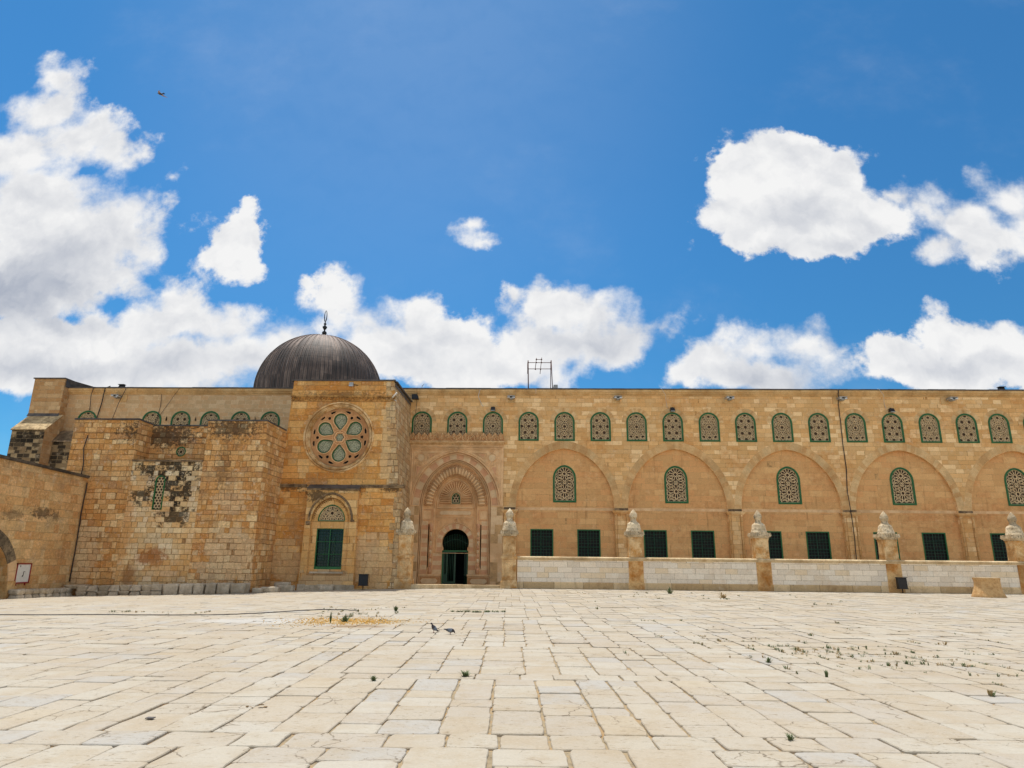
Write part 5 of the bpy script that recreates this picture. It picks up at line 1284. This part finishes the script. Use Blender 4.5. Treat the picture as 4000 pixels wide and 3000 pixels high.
e = empty('security_camera', (-8.6, TY - .2, 11.5)); g = M(); g.tube([(-8.75, TY - .25, 11.35), (-8.45, TY - .4, 11.62)], .05, n=8); g.build('camera_body', MT['white'], e); g = M(); g.tube([(-8.75, TY, 11.55), (-8.66, TY - .22, 11.42)], .02); g.tube([(-8.7, TY - .0, 11.3), (-8.5, TY - .1, 11.15)], .02); g.build('bracket', MT['white'], e)
tag(e, 'white tube camera on the corner of the transept frieze', 'camera')
# things on the roofs
def roof_lamp(x, y, z, lab):
    e = empty('roof_floodlight', (x, y, z)); g = M(); g.box(x - .20, x + .20, y - .15, y + .12, z + .04, z + .27, 0, (.03, .03, .08, 0)); g.box(x - .23, x + .23, y - .17, y + .14, z + .27, z + .30); g.build('housing', MT['black'], e)
    g = M(); g.box(x - .14, x + .14, y - .05, y + .08, z - .1, z + .05); g.build('foot', MT['black'], e); tag(e, lab, 'floodlight', 'black floodlights on the roof edge')
roof_lamp(-30.2, FY + .2, 13.5, 'squat black floodlight on the left roof edge, left of the dome'); roof_lamp(33.2, FY + .2, 13.5, 'squat black floodlight on the roof edge near the right margin')
af = empty('antenna_frame', (.55, FY + .6, 13.4)); ay = FY + .6
def mast(x0, x1, z0, z1, r, nm='post'):
    g = M(); g.tube([(x0, ay, z0), (x1, ay, z1)], r, n=6); g.build(nm, MT['rust'], af)
mast(-.27, -.30, 13.3, 15.82, .045); mast(-.33, -.34, 14.8, 15.6, .03); mast(1.34, 1.37, 13.3, 15.80, .03); mast(1.50, 1.40, 13.3, 15.84, .035)
for z in (15.18, 15.66): mast(-.34, 1.42, z, z, .025, 'crossbar')
mast(.22, .32, 15.12, 16.02, .025, 'dipole'); mast(.58, .70, 14.80, 16.05, .025, 'dipole'); mast(.30, .72, 15.90, 15.90, .022, 'crossbar')
for x, z in ((-.30, 15.66), (-.30, 15.18), (1.38, 15.66), (1.38, 15.18), (.30, 15.66), (.68, 15.66), (.24, 15.16), (.62, 15.16), (.31, 15.9), (.69, 15.9)):
    g = M(); g.lathe([(.03, -.05), (.055, -.03), (.055, .03), (.03, .05)], (x, ay, z), 0, 8); g.build('clamp', MT['rust'], af)
tag(af, 'rusty iron antenna frame with crossbars standing on the roof', 'antenna')
g = M(); g.box(1.46, 1.86, FY + .3, FY + .8, 13.45, 13.92, 0, (.10, .0, .05, .0)); g.box(1.28, 1.48, FY + .35, FY + .6, 13.45, 13.62, 0, (.08, 0, 0, 0)); tag(g.build('junction_box', MT['grey']), 'pale grey box at the foot of the antenna frame', 'box')
g = M(); g.lathe([(.06, 13.45), (.06, 13.56), (.04, 13.62)], (-.55, FY + .3, 0), 0, 8); tag(g.build('vent_cap', MT['black']), 'tiny black vent knob left of the antenna frame', 'vent')
g = M(); g.tube([(-7.98, FY, 13.45), (-7.95, FY, 13.78)], .015); g.tube([(-7.96, FY, 13.68), (-7.82, FY, 13.86)], .012); tag(g.build('wire_hook', MT['black']), 'thin bent wire hook on the roof edge beside the transept', 'wire')
g = M(); g.box(-8.62, -8.12, FY - .32, FY - .0, 12.68, 13.02, 0, (0, .12, 0, 0)); tag(g.build('tucked_lamp', MT['black']), 'black lamp wedged under the cornice behind the transept corner', 'lamp')
# cables
def cable(name, pts, r, mat, lab):
    P = []
    for a, b in zip(pts, pts[1:]):
        for i in range(6):
            t = i / 6; P.append(tuple(a[k] + (b[k] - a[k]) * t + (mno.noise(Vector((a[0] + b[2] + i * .7, k * 3.3, 1.7))) * .012) for k in range(3)))
    P.append(pts[-1]); g = M(); g.tube(P, r, n=5); tag(g.build(name, mat), lab, 'cable')
y = FY - .24
cable('hanging_cable', [(21.61, y, 13.45), (21.58, y + .18, 12.5), (21.60, y + .20, 11.1), (21.57, y + .2, 9.65), (21.62, y + .2, 8.0), (21.50, y + .2, 6.4), (21.48, y, 5.0), (21.50, y, 4.7), (21.58, y + .12, 3.1), (21.54, y + .15, 1.7)], .028, MT['hose'], 'dark cable hanging the full height of the facade down a pilaster')
cable('looped_cable', [(-3.55, FY - .1, 13.52), (-3.75, y, 13.35), (-3.85, y, 12.9), (-3.62, FY - .03, 12.35), (-3.5, FY - .03, 12.2)], .022, MT['cable'], 'white cable looping from the roof edge above the portal')
cable('drop_wire', [(-8.28, FY - .24, 13.4), (-8.28, FY - .03, 12.9), (-8.34, FY - .03, 11), (-8.40, FY - .03, 9.7)], .014, MT['hose'], 'thin dark wire running straight down beside the transept')
for (x, lab) in ((9.5, 'short white cable over the roof edge above the second niche'), (24.75, 'short white cable over the roof edge above the fourth niche')): cable('roof_cable', [(x - .55, FY + .1, 13.56), (x - .3, FY - .24, 13.5), (x - .02, FY - .22, 13.05), (x + .02, FY - .03, 12.6), (x + .1, FY - .03, 12.15)], .013, MT['cable'], lab)
cable('clerestory_cable', [(-32.0, FY - .24, 13.5), (-32.1, y, 12.9), (-32.15, FY - .03, 11.8)], .022, MT['hose'], 'thin cable hanging over the leftmost upper window')
cable('clerestory_cable', [(-30.9, FY - .05, 13.62), (-31.15, y, 13.4), (-31.3, FY - .1, 12.4), (-31.6, FY - .08, 10.4)], .035, MT['hose'], 'thick black cable down the pale left wall, beside the twin floodlight')
cable('clerestory_cable', [(-29.55, FY - .24, 13.5), (-29.8, FY - .5, 12.2), (-30.3, FY - .3, 10.6)], .02, MT['hose'], 'slanting cable passing behind the left twin floodlight')
cable('clerestory_cable', [(-27.0, FY - .05, 13.0), (-26.95, FY - .05, 12.2), (-27.1, FY - .05, 11.0), (-27.3, FY - .05, 10.2)], .016, MT['hose'], 'upright thin wire on the pale wall between two upper windows')
cable('clerestory_cable', [(-25.6, FY - .24, 13.5), (-26.4, FY - .06, 12.3), (-27.4, FY - .06, 10.6)], .012, MT['hose'], 'long slanting wire crossing down to the second upper window')
cable('block_cable', [(-25.75, 37.44, 8.35), (-25.85, 37.42, 7.6), (-25.7, 37.42, 6.6), (-25.75, 37.45, 6.1)], .028, MT['hose'], 'dark cable on the annex block above the side wall')
cable('corner_cable', [(-25.3, 37.42, 5.6), (-25.33, 37.4, 3.8), (-25.3, 37.4, 2), (-25.33, 37.4, .2)], .03, MT['hose'], 'dark cable running down the corner of side wall and annex')
h = [(-19.5, 19.6), (-15.45, 20.0), (-12.54, 20.21), (-10.6, 20.2), (-9.21, 20.35), (-8.33, 21.0), (-7.06, 22.6), (-6.2, 22.7), (-5.55, 22.35)]
cable('garden_hose', [(a, b, gz(a, b) + .02) for a, b in h], .014, plain('dusty_rubber', (.06, .055, .05), .7), 'long black hose lying across the paving at the left')

# ------------------------------------------------------------------ weeds
def tuft(g, x, y, n, hgt, spread, mi=0):
    for _ in range(n):
        a = R.uniform(0, 2 * pi); l = hgt * R.uniform(.5, 1.1); s_ = spread * R.uniform(.2, 1.); bx, by = x + R.uniform(-.3, .3) * spread, y + R.uniform(-.3, .3) * spread
        z0 = gz(bx, by) - .01; w = hgt * R.uniform(.06, .12); ca, sa = cos(a), sin(a)
        p0 = Vector((bx, by, z0)); p1 = p0 + Vector((ca * s_ * .5, sa * s_ * .5, l * .7)); p2 = p0 + Vector((ca * s_, sa * s_, l)); q = Vector((-sa, ca, 0)) * w
        g.add([p0 - q * .4, p0 + q * .4, p1 + q, p1 - q, p2], [(0, 1, 2, 3), (3, 2, 4)], mi)
def weed(x, y, n, hgt, sp, lab, mat='leaf'):
    g = M(); tuft(g, x, y, n, hgt, sp); 
    if hgt > .13: tuft(g, x, y, 4, hgt * 1.5, sp * .4)
    tag(g.build('weed', MT[mat]), lab, 'weed', 'weeds growing in the paving joints')
weed(-.92, 10.12, 60, .09, .12, 'bushy green weed in the foreground joint below the pigeons'); weed(-2.14, 9.70, 40, .075, .07, 'small green weed left of the bushy foreground weed')
weed(-4.35, 22.4, 40, .16, .12, 'green weed tuft at the free end of the hose'); weed(-4.9, 18.4, 40, .15, .2, 'green tuft growing in the yellow grain'); weed(-5.2, 18.1, 12, .2, .03, 'single thin upright weed left of the grain')
weed(7.1, 36., 40, .26, .22, 'dark spiky weed close to the fence, before the first barred windows'); weed(8.8, 32.5, 40, .20, .4, 'dry stalky weed out on the paving before the second niche', 'dry')
weed(4.3, 10.6, 16, .10, .05, 'tall single weed standing in the white slabs at the right'); weed(3.9, 11.9, 30, .10, .10, 'low tuft near the tall single weed'); weed(2.42, 6.95, 30, .06, .07, 'tiny weed in the front joint at the lower right')
g = M(); a = [(-2.55 + .18 * i + R.uniform(-.05, .05), 22.2 + R.uniform(-.12, .12)) for i in range(10)]
for x, y in a:
    for q in range(3): tuft(g, x + R.uniform(-.08, .08), y + R.uniform(-.04, .04), 14, .07, .10)
tag(g.build('weed_strip', MT['leaf']), 'long low strip of green weeds along a joint behind the pigeons', 'weeds', kind=None)
g = M()
def dens(x, y):
    d = .95 * math.exp(-((x - 5.6) / 2.2) ** 2 - ((y - 13.2) / 1.9) ** 2)
    if -7 < x < -4 and 19 < y < 24: d = .5
    if -13 < x < -10 and 20.4 < y < 21.8: d = .6
    if 2 < x < 14 and 9 < y < 37: d = max(d, .04)
    return d
JO2 = [q for q in JO if R.random() < dens(*q)][:420]
for x, y in JO2:
    ln = R.uniform(.08, .35); al = R.random() < .6; hh = R.uniform(.03, .085)
    for q in range(R.randint(2, 7)):
        t = R.uniform(-ln, ln); tuft(g, x + (R.uniform(-.01, .01) if al else t), y + (t if al else R.uniform(-.01, .01)), R.randint(5, 11), hh * R.uniform(.6, 1.1), R.uniform(.03, .09), 0 if R.random() < .65 else 1)
tag(g.build('joint_weeds', [MT['leaf'], MT['dry']]), 'scattered tiny green and dry weeds in the paving joints', 'weeds', kind='stuff')
g = M()
for _ in range(1500):
    x, y = R.gauss(-4.9, .8), R.gauss(18.7, .6); s_ = R.uniform(.006, .014); g.box(x - s_, x + s_, y - s_, y + s_, gz(x, y), gz(x, y) + s_)
tag(g.build('spilled_grain', plain('grain', srgb(226, 176, 84), .8, 0, .3)), 'spilled yellow grain scattered on the paving', 'grain', kind='stuff')
g = M(); tag(shift(rough_block(.05, .035, .02, .006, 4), 1.18, 6.98, .0).build('pebble', MT['lead']), 'dark bluish pebble in the front joint at the lower centre right', 'pebble')
g = M(); g.box(-3.92, -3.84, 7.30, 7.36, .002, .010); tag(g.build('scrap', MT['lead']), 'dark flat scrap lying on the paving at lower left', 'scrap')
g = M()
for i in range(7): p = (-3.05 + R.uniform(-.14, .14), 7.95 + R.uniform(-.06, .06)); g.v and 0; q = rough_block(R.uniform(.02, .06), R.uniform(.02, .04), R.uniform(.005, .015), .004, i); shift(q, p[0], p[1], -.002); g.add(q.v, q.f, 0, True)
tag(g.build('rubble', MT['ledge']), 'small pile of brown rubble chips in a joint at lower left', 'rubble', kind='stuff')

# ------------------------------------------------------------------ pigeons
def loft(g, secs, n=12, mi=0):
    # secs: (centre, half width across, half height, tilt direction of the spine, material)
    pts = []; N = len(secs)
    for i, (c, a, b, m_) in enumerate(secs):
        d = (Vector(secs[min(i + 1, N - 1)][0]) - Vector(secs[max(i - 1, 0)][0])).normalized(); s_ = Vector((0, 1, 0)); u = d.cross(s_).normalized()
        for k in range(n): t = 2 * pi * k / n; pts.append(Vector(c) + s_ * (a * cos(t)) + u * (b * sin(t)))
    for i in range(N - 1): g.add([], []);
    b0 = len(g.v); g.v += [tuple(p) for p in pts]; g.r += [(0, 0, 0)] * len(pts)
    for i in range(N - 1):
        for k in range(n): g.f.append([b0 + i * n + k, b0 + i * n + (k + 1) % n, b0 + (i + 1) * n + (k + 1) % n, b0 + (i + 1) * n + k]); g.m.append(secs[i][3]); g.s.append(True); g.u.append(None)
    for i in (0, N - 1): g.f.append([b0 + i * n + k for k in range(n)]); g.m.append(secs[i][3]); g.s.append(False); g.u.append(None)
PM = [plain('pigeon_slate', (.045, .045, .055), .6, 0, .3, 30), plain('pigeon_neck', (.028, .022, .032), .45, .2, .3, 30), plain('pigeon_wing', (.17, .20, .25), .7, 0, .25, 40), plain('pigeon_bar', (.012, .013, .018), .7), plain('beak_horn', (.10, .09, .09), .5), plain('pigeon_leg', (.30, .07, .06), .6)]
def legs(g, x0, y0, z1, fwd):
    for sy in (-.022, .022):
        g.tube([(x0, y0 + sy, z1), (x0 + .006 * fwd, y0 + sy, z1 * .5), (x0, y0 + sy, .006)], [.010, .005, .005], 5, 6)
        for dx, dy in ((.032, 0), (.026, .014), (.026, -.014), (-.018, 0)): g.tube([(x0, y0 + sy, .006), (x0 + dx * fwd, y0 + sy + dy, .003)], [.004, .002], 5, 5)
def pigeon(x, y, rot, kind, lab):
    e = empty('pigeon', (x, y, 0)); g = M()
    if kind == 'up':     # standing tall, head up, facing -x
        loft(g, [((-.122, 0, .238), .002, .002, 4), ((-.108, 0, .243), .006, .006, 4), ((-.098, 0, .246), .014, .015, 1), ((-.082, 0, .252), .020, .022, 1), ((-.066, 0, .245), .020, .021, 1), ((-.056, 0, .222), .020, .020, 1), ((-.045, 0, .195), .028, .030, 1), ((-.028, 0, .165), .045, .050, 0), ((.0, 0, .130), .055, .062, 0), ((.035, 0, .100), .048, .050, 0), ((.068, 0, .078), .030, .028, 0), ((.095, 0, .062), .022, .012, 0), ((.150, 0, .040), .026, .006, 3)])
        legs(g, .0, 0, .075, -1)
    else:                # bending to peck, facing +x
        loft(g, [((.165, 0, .040), .002, .002, 4), ((.155, 0, .052), .006, .006, 4), ((.146, 0, .062), .015, .015, 1), ((.135, 0, .078), .020, .020, 1), ((.122, 0, .098), .026, .026, 1), ((.100, 0, .112), .038, .042, 1), ((.065, 0, .115), .052, .056, 0), ((.02, 0, .116), .056, .056, 0), ((-.03, 0, .120), .048, .044, 0), ((-.075, 0, .128), .032, .028, 0), ((-.11, 0, .138), .024, .016, 0), ((-.16, 0, .150), .028, .010, 3)])
        legs(g, .02, 0, .075, 1)
    g.build('body', PM, e, loc=(x, y, 0)) if 0 else None
    wings = []
    for sy in (-1, 1):
        w = M()
        if kind == 'up': loft(w, [((-.03, sy * .046, .165), .008, .02, 0), ((.0, sy * .054, .135), .010, .045, 2), ((.04, sy * .048, .102), .010, .040, 2), ((.07, sy * .036, .080), .008, .028, 3), ((.105, sy * .022, .058), .006, .016, 0), ((.135, sy * .012, .046), .003, .006, 3)], 8)
        else: loft(w, [((.085, sy * .044, .122), .008, .025, 2), ((.05, sy * .055, .122), .010, .044, 2), ((.0, sy * .056, .124), .010, .044, 3), ((-.012, sy * .054, .126), .010, .042, 2), ((-.04, sy * .048, .130), .009, .036, 3), ((-.055, sy * .044, .132), .008, .032, 0), ((-.10, sy * .028, .140), .006, .018, 0), ((-.14, sy * .016, .150), .003, .006, 3)], 8)
        wings.append(w)
    for q, nm in [(g, 'body')] + [(w, 'wing') for w in wings]: q.v = [(a * .80, b * .80, c * .80) for a, b, c in q.v]; shift(q, x, y, gz(x, y), rot); q.build(nm, PM, e)
    tag(e, lab, 'pigeon', 'pigeons on the paving')
pigeon(-2.20, 15.9, .25, 'up', 'dark pigeon standing upright with its head raised, left of the other'); pigeon(-1.80, 15.5, -.1, 'down', 'grey pigeon bending down with dark wing bars, right of the other')
def flyer():
    c = Vector((-18.6, 28.0, 23.95)); e = empty('flying_pigeon', c); WO[e.name] = c.copy(); g = M()
    loft(g, [((-.17, 0, .02), .002, .002, 4), ((-.155, 0, .022), .007, .007, 4), ((-.14, 0, .026), .02, .02, 1), ((-.11, 0, .02), .024, .024, 1), ((-.07, 0, .0), .045, .045, 1), ((-.01, 0, -.012), .058, .055, 0), ((.05, 0, -.02), .045, .04, 0), ((.10, 0, -.012), .03, .02, 0), ((.16, 0, .0), .05, .008, 1), ((.20, 0, .006), .06, .004, 1)])
    g.v = [tuple(Vector(p) + c) for p in g.v]; g.build('body', PM, e)
    for s_, L in ((-1, 1), (1, 1)):
        w = M(); W = [((-.03, .02), .10), ((.0, .10), .12), ((.03, .2), .10), ((.09, .29), .06), ((.16, .36), .02)]
        pts = []
        for (dx, dy), ch in W:
            zz = -.06 * (dy / .36) * 1.5 if s_ < 0 else .05 * (dy / .36)
            pts += [c + Vector((dx - ch * .5, s_ * dy, zz + .006)), c + Vector((dx + ch * .5, s_ * dy, zz)), c + Vector((dx + ch * .5, s_ * dy, zz - .006)), c + Vector((dx - ch * .5, s_ * dy, zz - .006))]
        w.add(pts, [(i * 4 + k, i * 4 + (k + 1) % 4, i * 4 + 4 + (k + 1) % 4, i * 4 + 4 + k) for i in range(4) for k in range(4)] + [(0, 1, 2, 3), (16, 17, 18, 19)])
        w.build('wing', plain('wing_underside', (.38, .26, .20), .7), e)
    tag(e, 'pigeon in flight, alone in the blue sky at the upper left', 'pigeon')
flyer()
CL= [(-0.845,0.832,0.043,0.035),(-0.859,0.77,0.061,0.046),(-0.799,0.717,0.087,0.047),(-0.734,0.674,0.043,0.035),(-0.887,0.681,0.087,0.069),(-0.851,0.583,0.113,0.093),(-0.72,0.525,0.099,0.073),(-0.794,0.474,0.138,0.08),(-0.832,0.424,0.102,0.057),(-0.697,0.452,0.059,0.033),(-0.721,0.706,0.018,0.026),(-0.821,0.842,0.03,0.018),(-0.566,0.404,0.038,0.034),(-0.609,0.359,0.08,0.044),(-0.705,0.343,0.065,0.035),(-0.79,0.327,0.114,0.043),(-0.519,0.353,0.053,0.043),(-0.468,0.351,0.041,0.039),(-0.387,0.335,0.041,0.025),(-0.433,0.305,0.104,0.042),(-0.565,0.293,0.179,0.047),(-0.815,0.304,0.083,0.043),(-0.713,0.281,0.18,0.032),(-0.401,0.285,0.059,0.034),(-0.497,0.506,0.043,0.038),(-0.473,0.529,0.019,0.026),(-0.473,0.466,0.029,0.018),(-0.544,0.538,0.01,0.005),(-0.515,0.493,0.035,0.024),(-0.624,0.622,0.013,0.008),(-0.329,0.41,0.036,0.034),(-0.308,0.371,0.041,0.043),(-0.259,0.359,0.048,0.035),(-0.211,0.371,0.03,0.028),(-0.185,0.363,0.045,0.035),(-0.219,0.313,0.11,0.047),(-0.139,0.339,0.07,0.032),(-0.088,0.37,0.028,0.014),(-0.138,0.294,0.102,0.038),(-0.076,0.305,0.055,0.038),(-0.029,0.328,0.033,0.031),(-0.171,0.394,0.019,0.017),(0.033,0.375,0.063,0.047),(0.099,0.371,0.055,0.037),(0.022,0.328,0.076,0.042),(0.139,0.359,0.033,0.027),(0.183,0.359,0.044,0.022),(0.216,0.37,0.028,0.019),(0.095,0.332,0.094,0.032),(0.044,0.279,0.036,0.026),(-0.036,0.286,0.087,0.03),(-0.1,0.535,0.029,0.015),(-0.082,0.512,0.019,0.012),(-0.072,0.495,0.018,0.007),(-0.116,0.542,0.012,0.01),(0.357,0.621,0.044,0.052),(0.419,0.647,0.052,0.048),(0.498,0.633,0.047,0.044),(0.357,0.553,0.059,0.049),(0.445,0.569,0.094,0.068),(0.529,0.543,0.082,0.052),(0.595,0.596,0.041,0.019),(0.634,0.576,0.031,0.02),(0.488,0.514,0.056,0.03),(0.56,0.524,0.055,0.018),(0.275,0.587,0.012,0.014),(0.267,0.517,0.007,0.006),(0.505,0.668,0.015,0.009),(0.422,0.677,0.023,0.018),(0.712,0.528,0.057,0.043),(0.779,0.578,0.041,0.04),(0.669,0.493,0.044,0.024),(0.736,0.501,0.062,0.034),(0.799,0.546,0.037,0.042),(0.292,0.313,0.066,0.035),(0.357,0.328,0.068,0.033),(0.414,0.323,0.06,0.033),(0.465,0.302,0.044,0.031),(0.357,0.283,0.141,0.027),(0.251,0.294,0.039,0.027),(0.213,0.273,0.021,0.007),(0.363,0.351,0.036,0.015),(0.582,0.313,0.046,0.031),(0.644,0.329,0.053,0.036),(0.705,0.314,0.059,0.036),(0.637,0.284,0.115,0.031),(0.538,0.295,0.022,0.031),(0.749,0.292,0.041,0.04),(0.635,0.359,0.028,0.015)]
CD= [(-0.853,0.412,0.133,0.065,0.42),(-0.795,0.478,0.118,0.05,0.15),(-0.751,0.363,0.092,0.024,0.35),(-0.759,0.285,0.151,0.027,0.3),(0.432,0.548,0.067,0.042,0.2),(0.449,0.498,0.074,0.025,0.15),(0.102,0.336,0.08,0.027,0.28),(0.363,0.276,0.12,0.024,0.3),(0.679,0.288,0.076,0.024,0.25),(-0.535,0.293,0.134,0.031,0.15),(-0.139,0.332,0.088,0.027,0.12),(0.541,0.522,0.052,0.025,0.1)]
CH= [(-0.773,0.641,0.033,0.013)]
EXPO = .55
# ------------------------------------------------------------------ sky, sun, camera
def world():
    w = bpy.data.worlds.new('World'); SC.world = w; w.use_nodes = True; t = w.node_tree; T = NT(t)
    for n in list(t.nodes): t.nodes.remove(n)
    D0 = T.n('ShaderNodeTexCoord').outputs['Generated']; x0, y0, z0 = T.sep(D0)
    def base():
        D = T.n('ShaderNodeTexCoord').outputs['Generated']; x, y, z = T.sep(D)
        sky = T.n('ShaderNodeTexSky', sky_type='NISHITA'); sky.sun_disc = False; sky.sun_elevation = SUN_EL; sky.sun_rotation = SUN_ROT; sky.altitude = 750; sky.air_density = 1.0; sky.dust_density = .5; sky.ozone_density = 2.5
        skc = T.mix(1., sky.outputs[0], SKY_TINT, 'MULTIPLY')
        skc = T.vm('SCALE', skc, sc=T.m('MULTIPLY', T.mr(z, .12, .5, SKY_STR * .84, SKY_STR), T.mr(x, -.2, .7, 1., .86)))
        return D, x, y, z, skc
    def bgn(c):
        bg = T.n('ShaderNodeBackground'); T.set(bg.inputs[0], c); bg.inputs[1].default_value = 1.; return bg.outputs[0]
    def cheap():      # rest of the sky: broken cumulus, added out of view to brighten the walls
        D, x, y, z, skc = base()
        al = T.mr(T.noise(D, 2.2, 4), .45, .53)
        return bgn(T.mix(al, skc, (CLOUD * .92, CLOUD * .92, CLOUD * .90)))
    def tile(u0, u1):
        D, x, y, z, skc = base()
        p = T.comb(T.m('DIVIDE', x, y), T.m('DIVIDE', z, y), 0)
        n1 = T.noise(p, 5, 7, .62, 0, True); n2 = T.noise(p, 19, 4, .6, 0, True)
        wp = T.vm('MULTIPLY_ADD', T.vm('SUBTRACT', n1, (.5, .5, .5)), (.085, .085, 0), p)
        wp = T.vm('MULTIPLY_ADD', T.vm('SUBTRACT', n2, (.5, .5, .5)), (.028, .028, 0), wp)
        near = lambda e, m: e[0] + e[2] * m > u0 - .05 and e[0] - e[2] * m < u1 + .05
        def field(L, k, m=1.5):
            d = None
            for (cx, cz, rx, rz) in [e for e in L if near(e, m)]:
                q = T.vm('LENGTH', T.vm('MULTIPLY_ADD', wp, (1 / rx, 1 / rz, 0), (-cx / rx, -cz / rz, 0)))
                g = sqrt(rx * rz); q = T.m('MULTIPLY_ADD', q, g, -g + max(0, .034 - g) * 1.0)
                d = q if d is None else T.m('SMOOTH_MIN', d, q, k)
            return d
        d = field(CL, .018)
        f1 = T.noise(p, 11, 8, .62); f2 = T.noise(p, 45, 4, .6); fs = T.noise(p, 2.6, 2)
        if u0 < -.6: d = T.m('ADD', d, T.mr(field(CH, .01), .02, -.03, 0, .09))
        v = T.m('MULTIPLY_ADD', d, -17., .36)
        v = T.m('ADD', v, T.m('MULTIPLY', T.m('SUBTRACT', f1, .5), 1.6)); v = T.m('ADD', v, T.m('MULTIPLY', T.m('SUBTRACT', f2, .5), .7))
        vo = T.n('ShaderNodeTexVoronoi', feature='SMOOTH_F1'); T.set(vo.inputs['Vector'], wp); vo.inputs['Scale'].default_value = 19; vo.inputs['Smoothness'].default_value = .5
        puff = T.m('SUBTRACT', .42, vo.outputs['Distance']); v = T.m('MULTIPLY_ADD', puff, .95, v)
        alpha = T.mr(v, -.16, T.mr(fs, .38, .62, .16, .95))
        thin = T.m('MULTIPLY', T.mr(T.noise(T.vm('MULTIPLY', p, (1, 1.3, 1)), 2.2, 7, .62), .5, .8), .10)
        veil = T.m('MULTIPLY', T.mr(T.vm('LENGTH', T.vm('MULTIPLY_ADD', p, (1 / .55, 1 / .75, 0), (.22 / .55, -1.05 / .75, 0))), 1.25, .1), .09)
        thin = T.m('ADD', thin, veil); alpha = T.m('ADD', alpha, T.m('MULTIPLY', thin, T.m('SUBTRACT', 1, alpha)))
        # self shading of the cloud mass, lit from above
        up = T.vm('ADD', wp, (.004, .022, 0)); b1 = T.noise(wp, 8, 5, .55); b2 = T.noise(up, 8, 5, .55)
        rel = T.m('MULTIPLY_ADD', T.m('SUBTRACT', b1, b2), 1.3, T.m('MULTIPLY', puff, .16))
        dk = None
        for (cx, cz, rx, rz, a) in [e for e in CD if near(e, 1.6)]:
            q = T.mr(T.vm('LENGTH', T.vm('MULTIPLY_ADD', wp, (1 / rx, 1 / rz, 0), (-cx / rx, -cz / rz, 0))), 1.5, .1, 0, a); dk = q if dk is None else T.m('MAXIMUM', dk, q)
        inner = T.mr(v, .3, 2.2, 0, .17); lum = T.mr(T.noise(wp, 3.5, 3, .55), .35, .65, 0, .13)
        sh = T.m('SUBTRACT', T.m('ADD', 1.02, rel), T.m('ADD', T.m('MULTIPLY', dk or 0., 1.2), T.m('ADD', inner, lum))); sh = T.m('MINIMUM', T.m('MAXIMUM', sh, .0), 1.06)
        cc = T.mix(sh, (.26, .32, .45), (1.0, 1.0, 1.0)); cc = T.vm('SCALE', cc, sc=CLOUD)
        return bgn(T.mix(alpha, skc, cc))
    def mixs(f, a, b):
        m = T.n('ShaderNodeMixShader'); T.set(m.inputs[0], f); T.L.new(a, m.inputs[1]); T.L.new(b, m.inputs[2]); return m.outputs[0]
    u = T.m('DIVIDE', x0, T.m('MAXIMUM', y0, .05)); zz = T.m('DIVIDE', z0, T.m('MAXIMUM', y0, .05))
    cuts = [-1.35, -.62, -.38, -.16, .10, .36, .60, 1.35]
    sh = tile(cuts[-2], cuts[-1])
    for i in range(len(cuts) - 3, -1, -1): sh = mixs(T.m('GREATER_THAN', u, cuts[i + 1]), tile(cuts[i], cuts[i + 1]), sh)
    inr = T.m('MULTIPLY', T.m('MULTIPLY', T.m('GREATER_THAN', y0, .15), T.m('LESS_THAN', T.m('ABSOLUTE', u), 1.35)), T.m('MULTIPLY', T.m('LESS_THAN', zz, 1.6), T.m('GREATER_THAN', zz, -.02)))
    sh = mixs(inr, cheap(), sh)
    o = T.n('ShaderNodeOutputWorld'); T.L.new(sh, o.inputs[0])
    w.cycles.sampling_method = 'MANUAL'; w.cycles.sample_map_resolution = 512
SUN_EL = radians(76); SKY_STR = .105; SKY_TINT = (.275, .725, .94); CLOUD = .62
sd = Vector((.10, -.235, -1)).normalized()      # direction the light travels
SUN_ROT = atan2(-sd.x, -sd.y)
world()
ld = bpy.data.lights.new('sun', 'SUN'); ld.energy = 3.0; ld.angle = radians(.5); ld.color = (1., .95, .87)
lo = bpy.data.objects.new('sun', ld); COL.objects.link(lo); lo.rotation_mode = 'QUATERNION'; lo.rotation_quaternion = sd.to_track_quat('-Z', 'Y')
cd = bpy.data.cameras.new('camera'); co = bpy.data.objects.new('camera', cd); COL.objects.link(co)
PI_, RO_, YA_ = .2579, .0106, .0312
Fv = Vector((-sin(YA_) * cos(PI_), cos(YA_) * cos(PI_), sin(PI_))); R0 = Vector((cos(YA_), sin(YA_), 0)); U0 = R0.cross(Fv)
Rv = R0 * cos(RO_) + U0 * sin(RO_); Uv = U0 * cos(RO_) - R0 * sin(RO_)
co.matrix_world = Matrix((( Rv.x, Uv.x, -Fv.x, 0), (Rv.y, Uv.y, -Fv.y, 0), (Rv.z, Uv.z, -Fv.z, 1.6), (0, 0, 0, 1)))
cd.sensor_width = 36; cd.lens = 36 * 2604.15 / 4000; cd.clip_start = .1; cd.clip_end = 3000
SC.camera = co
SC.view_settings.view_transform = 'Standard'; SC.view_settings.look = 'None'; SC.view_settings.exposure = EXPO; SC.view_settings.gamma = 1
SC.cycles.max_bounces = 4; SC.cycles.diffuse_bounces = 3
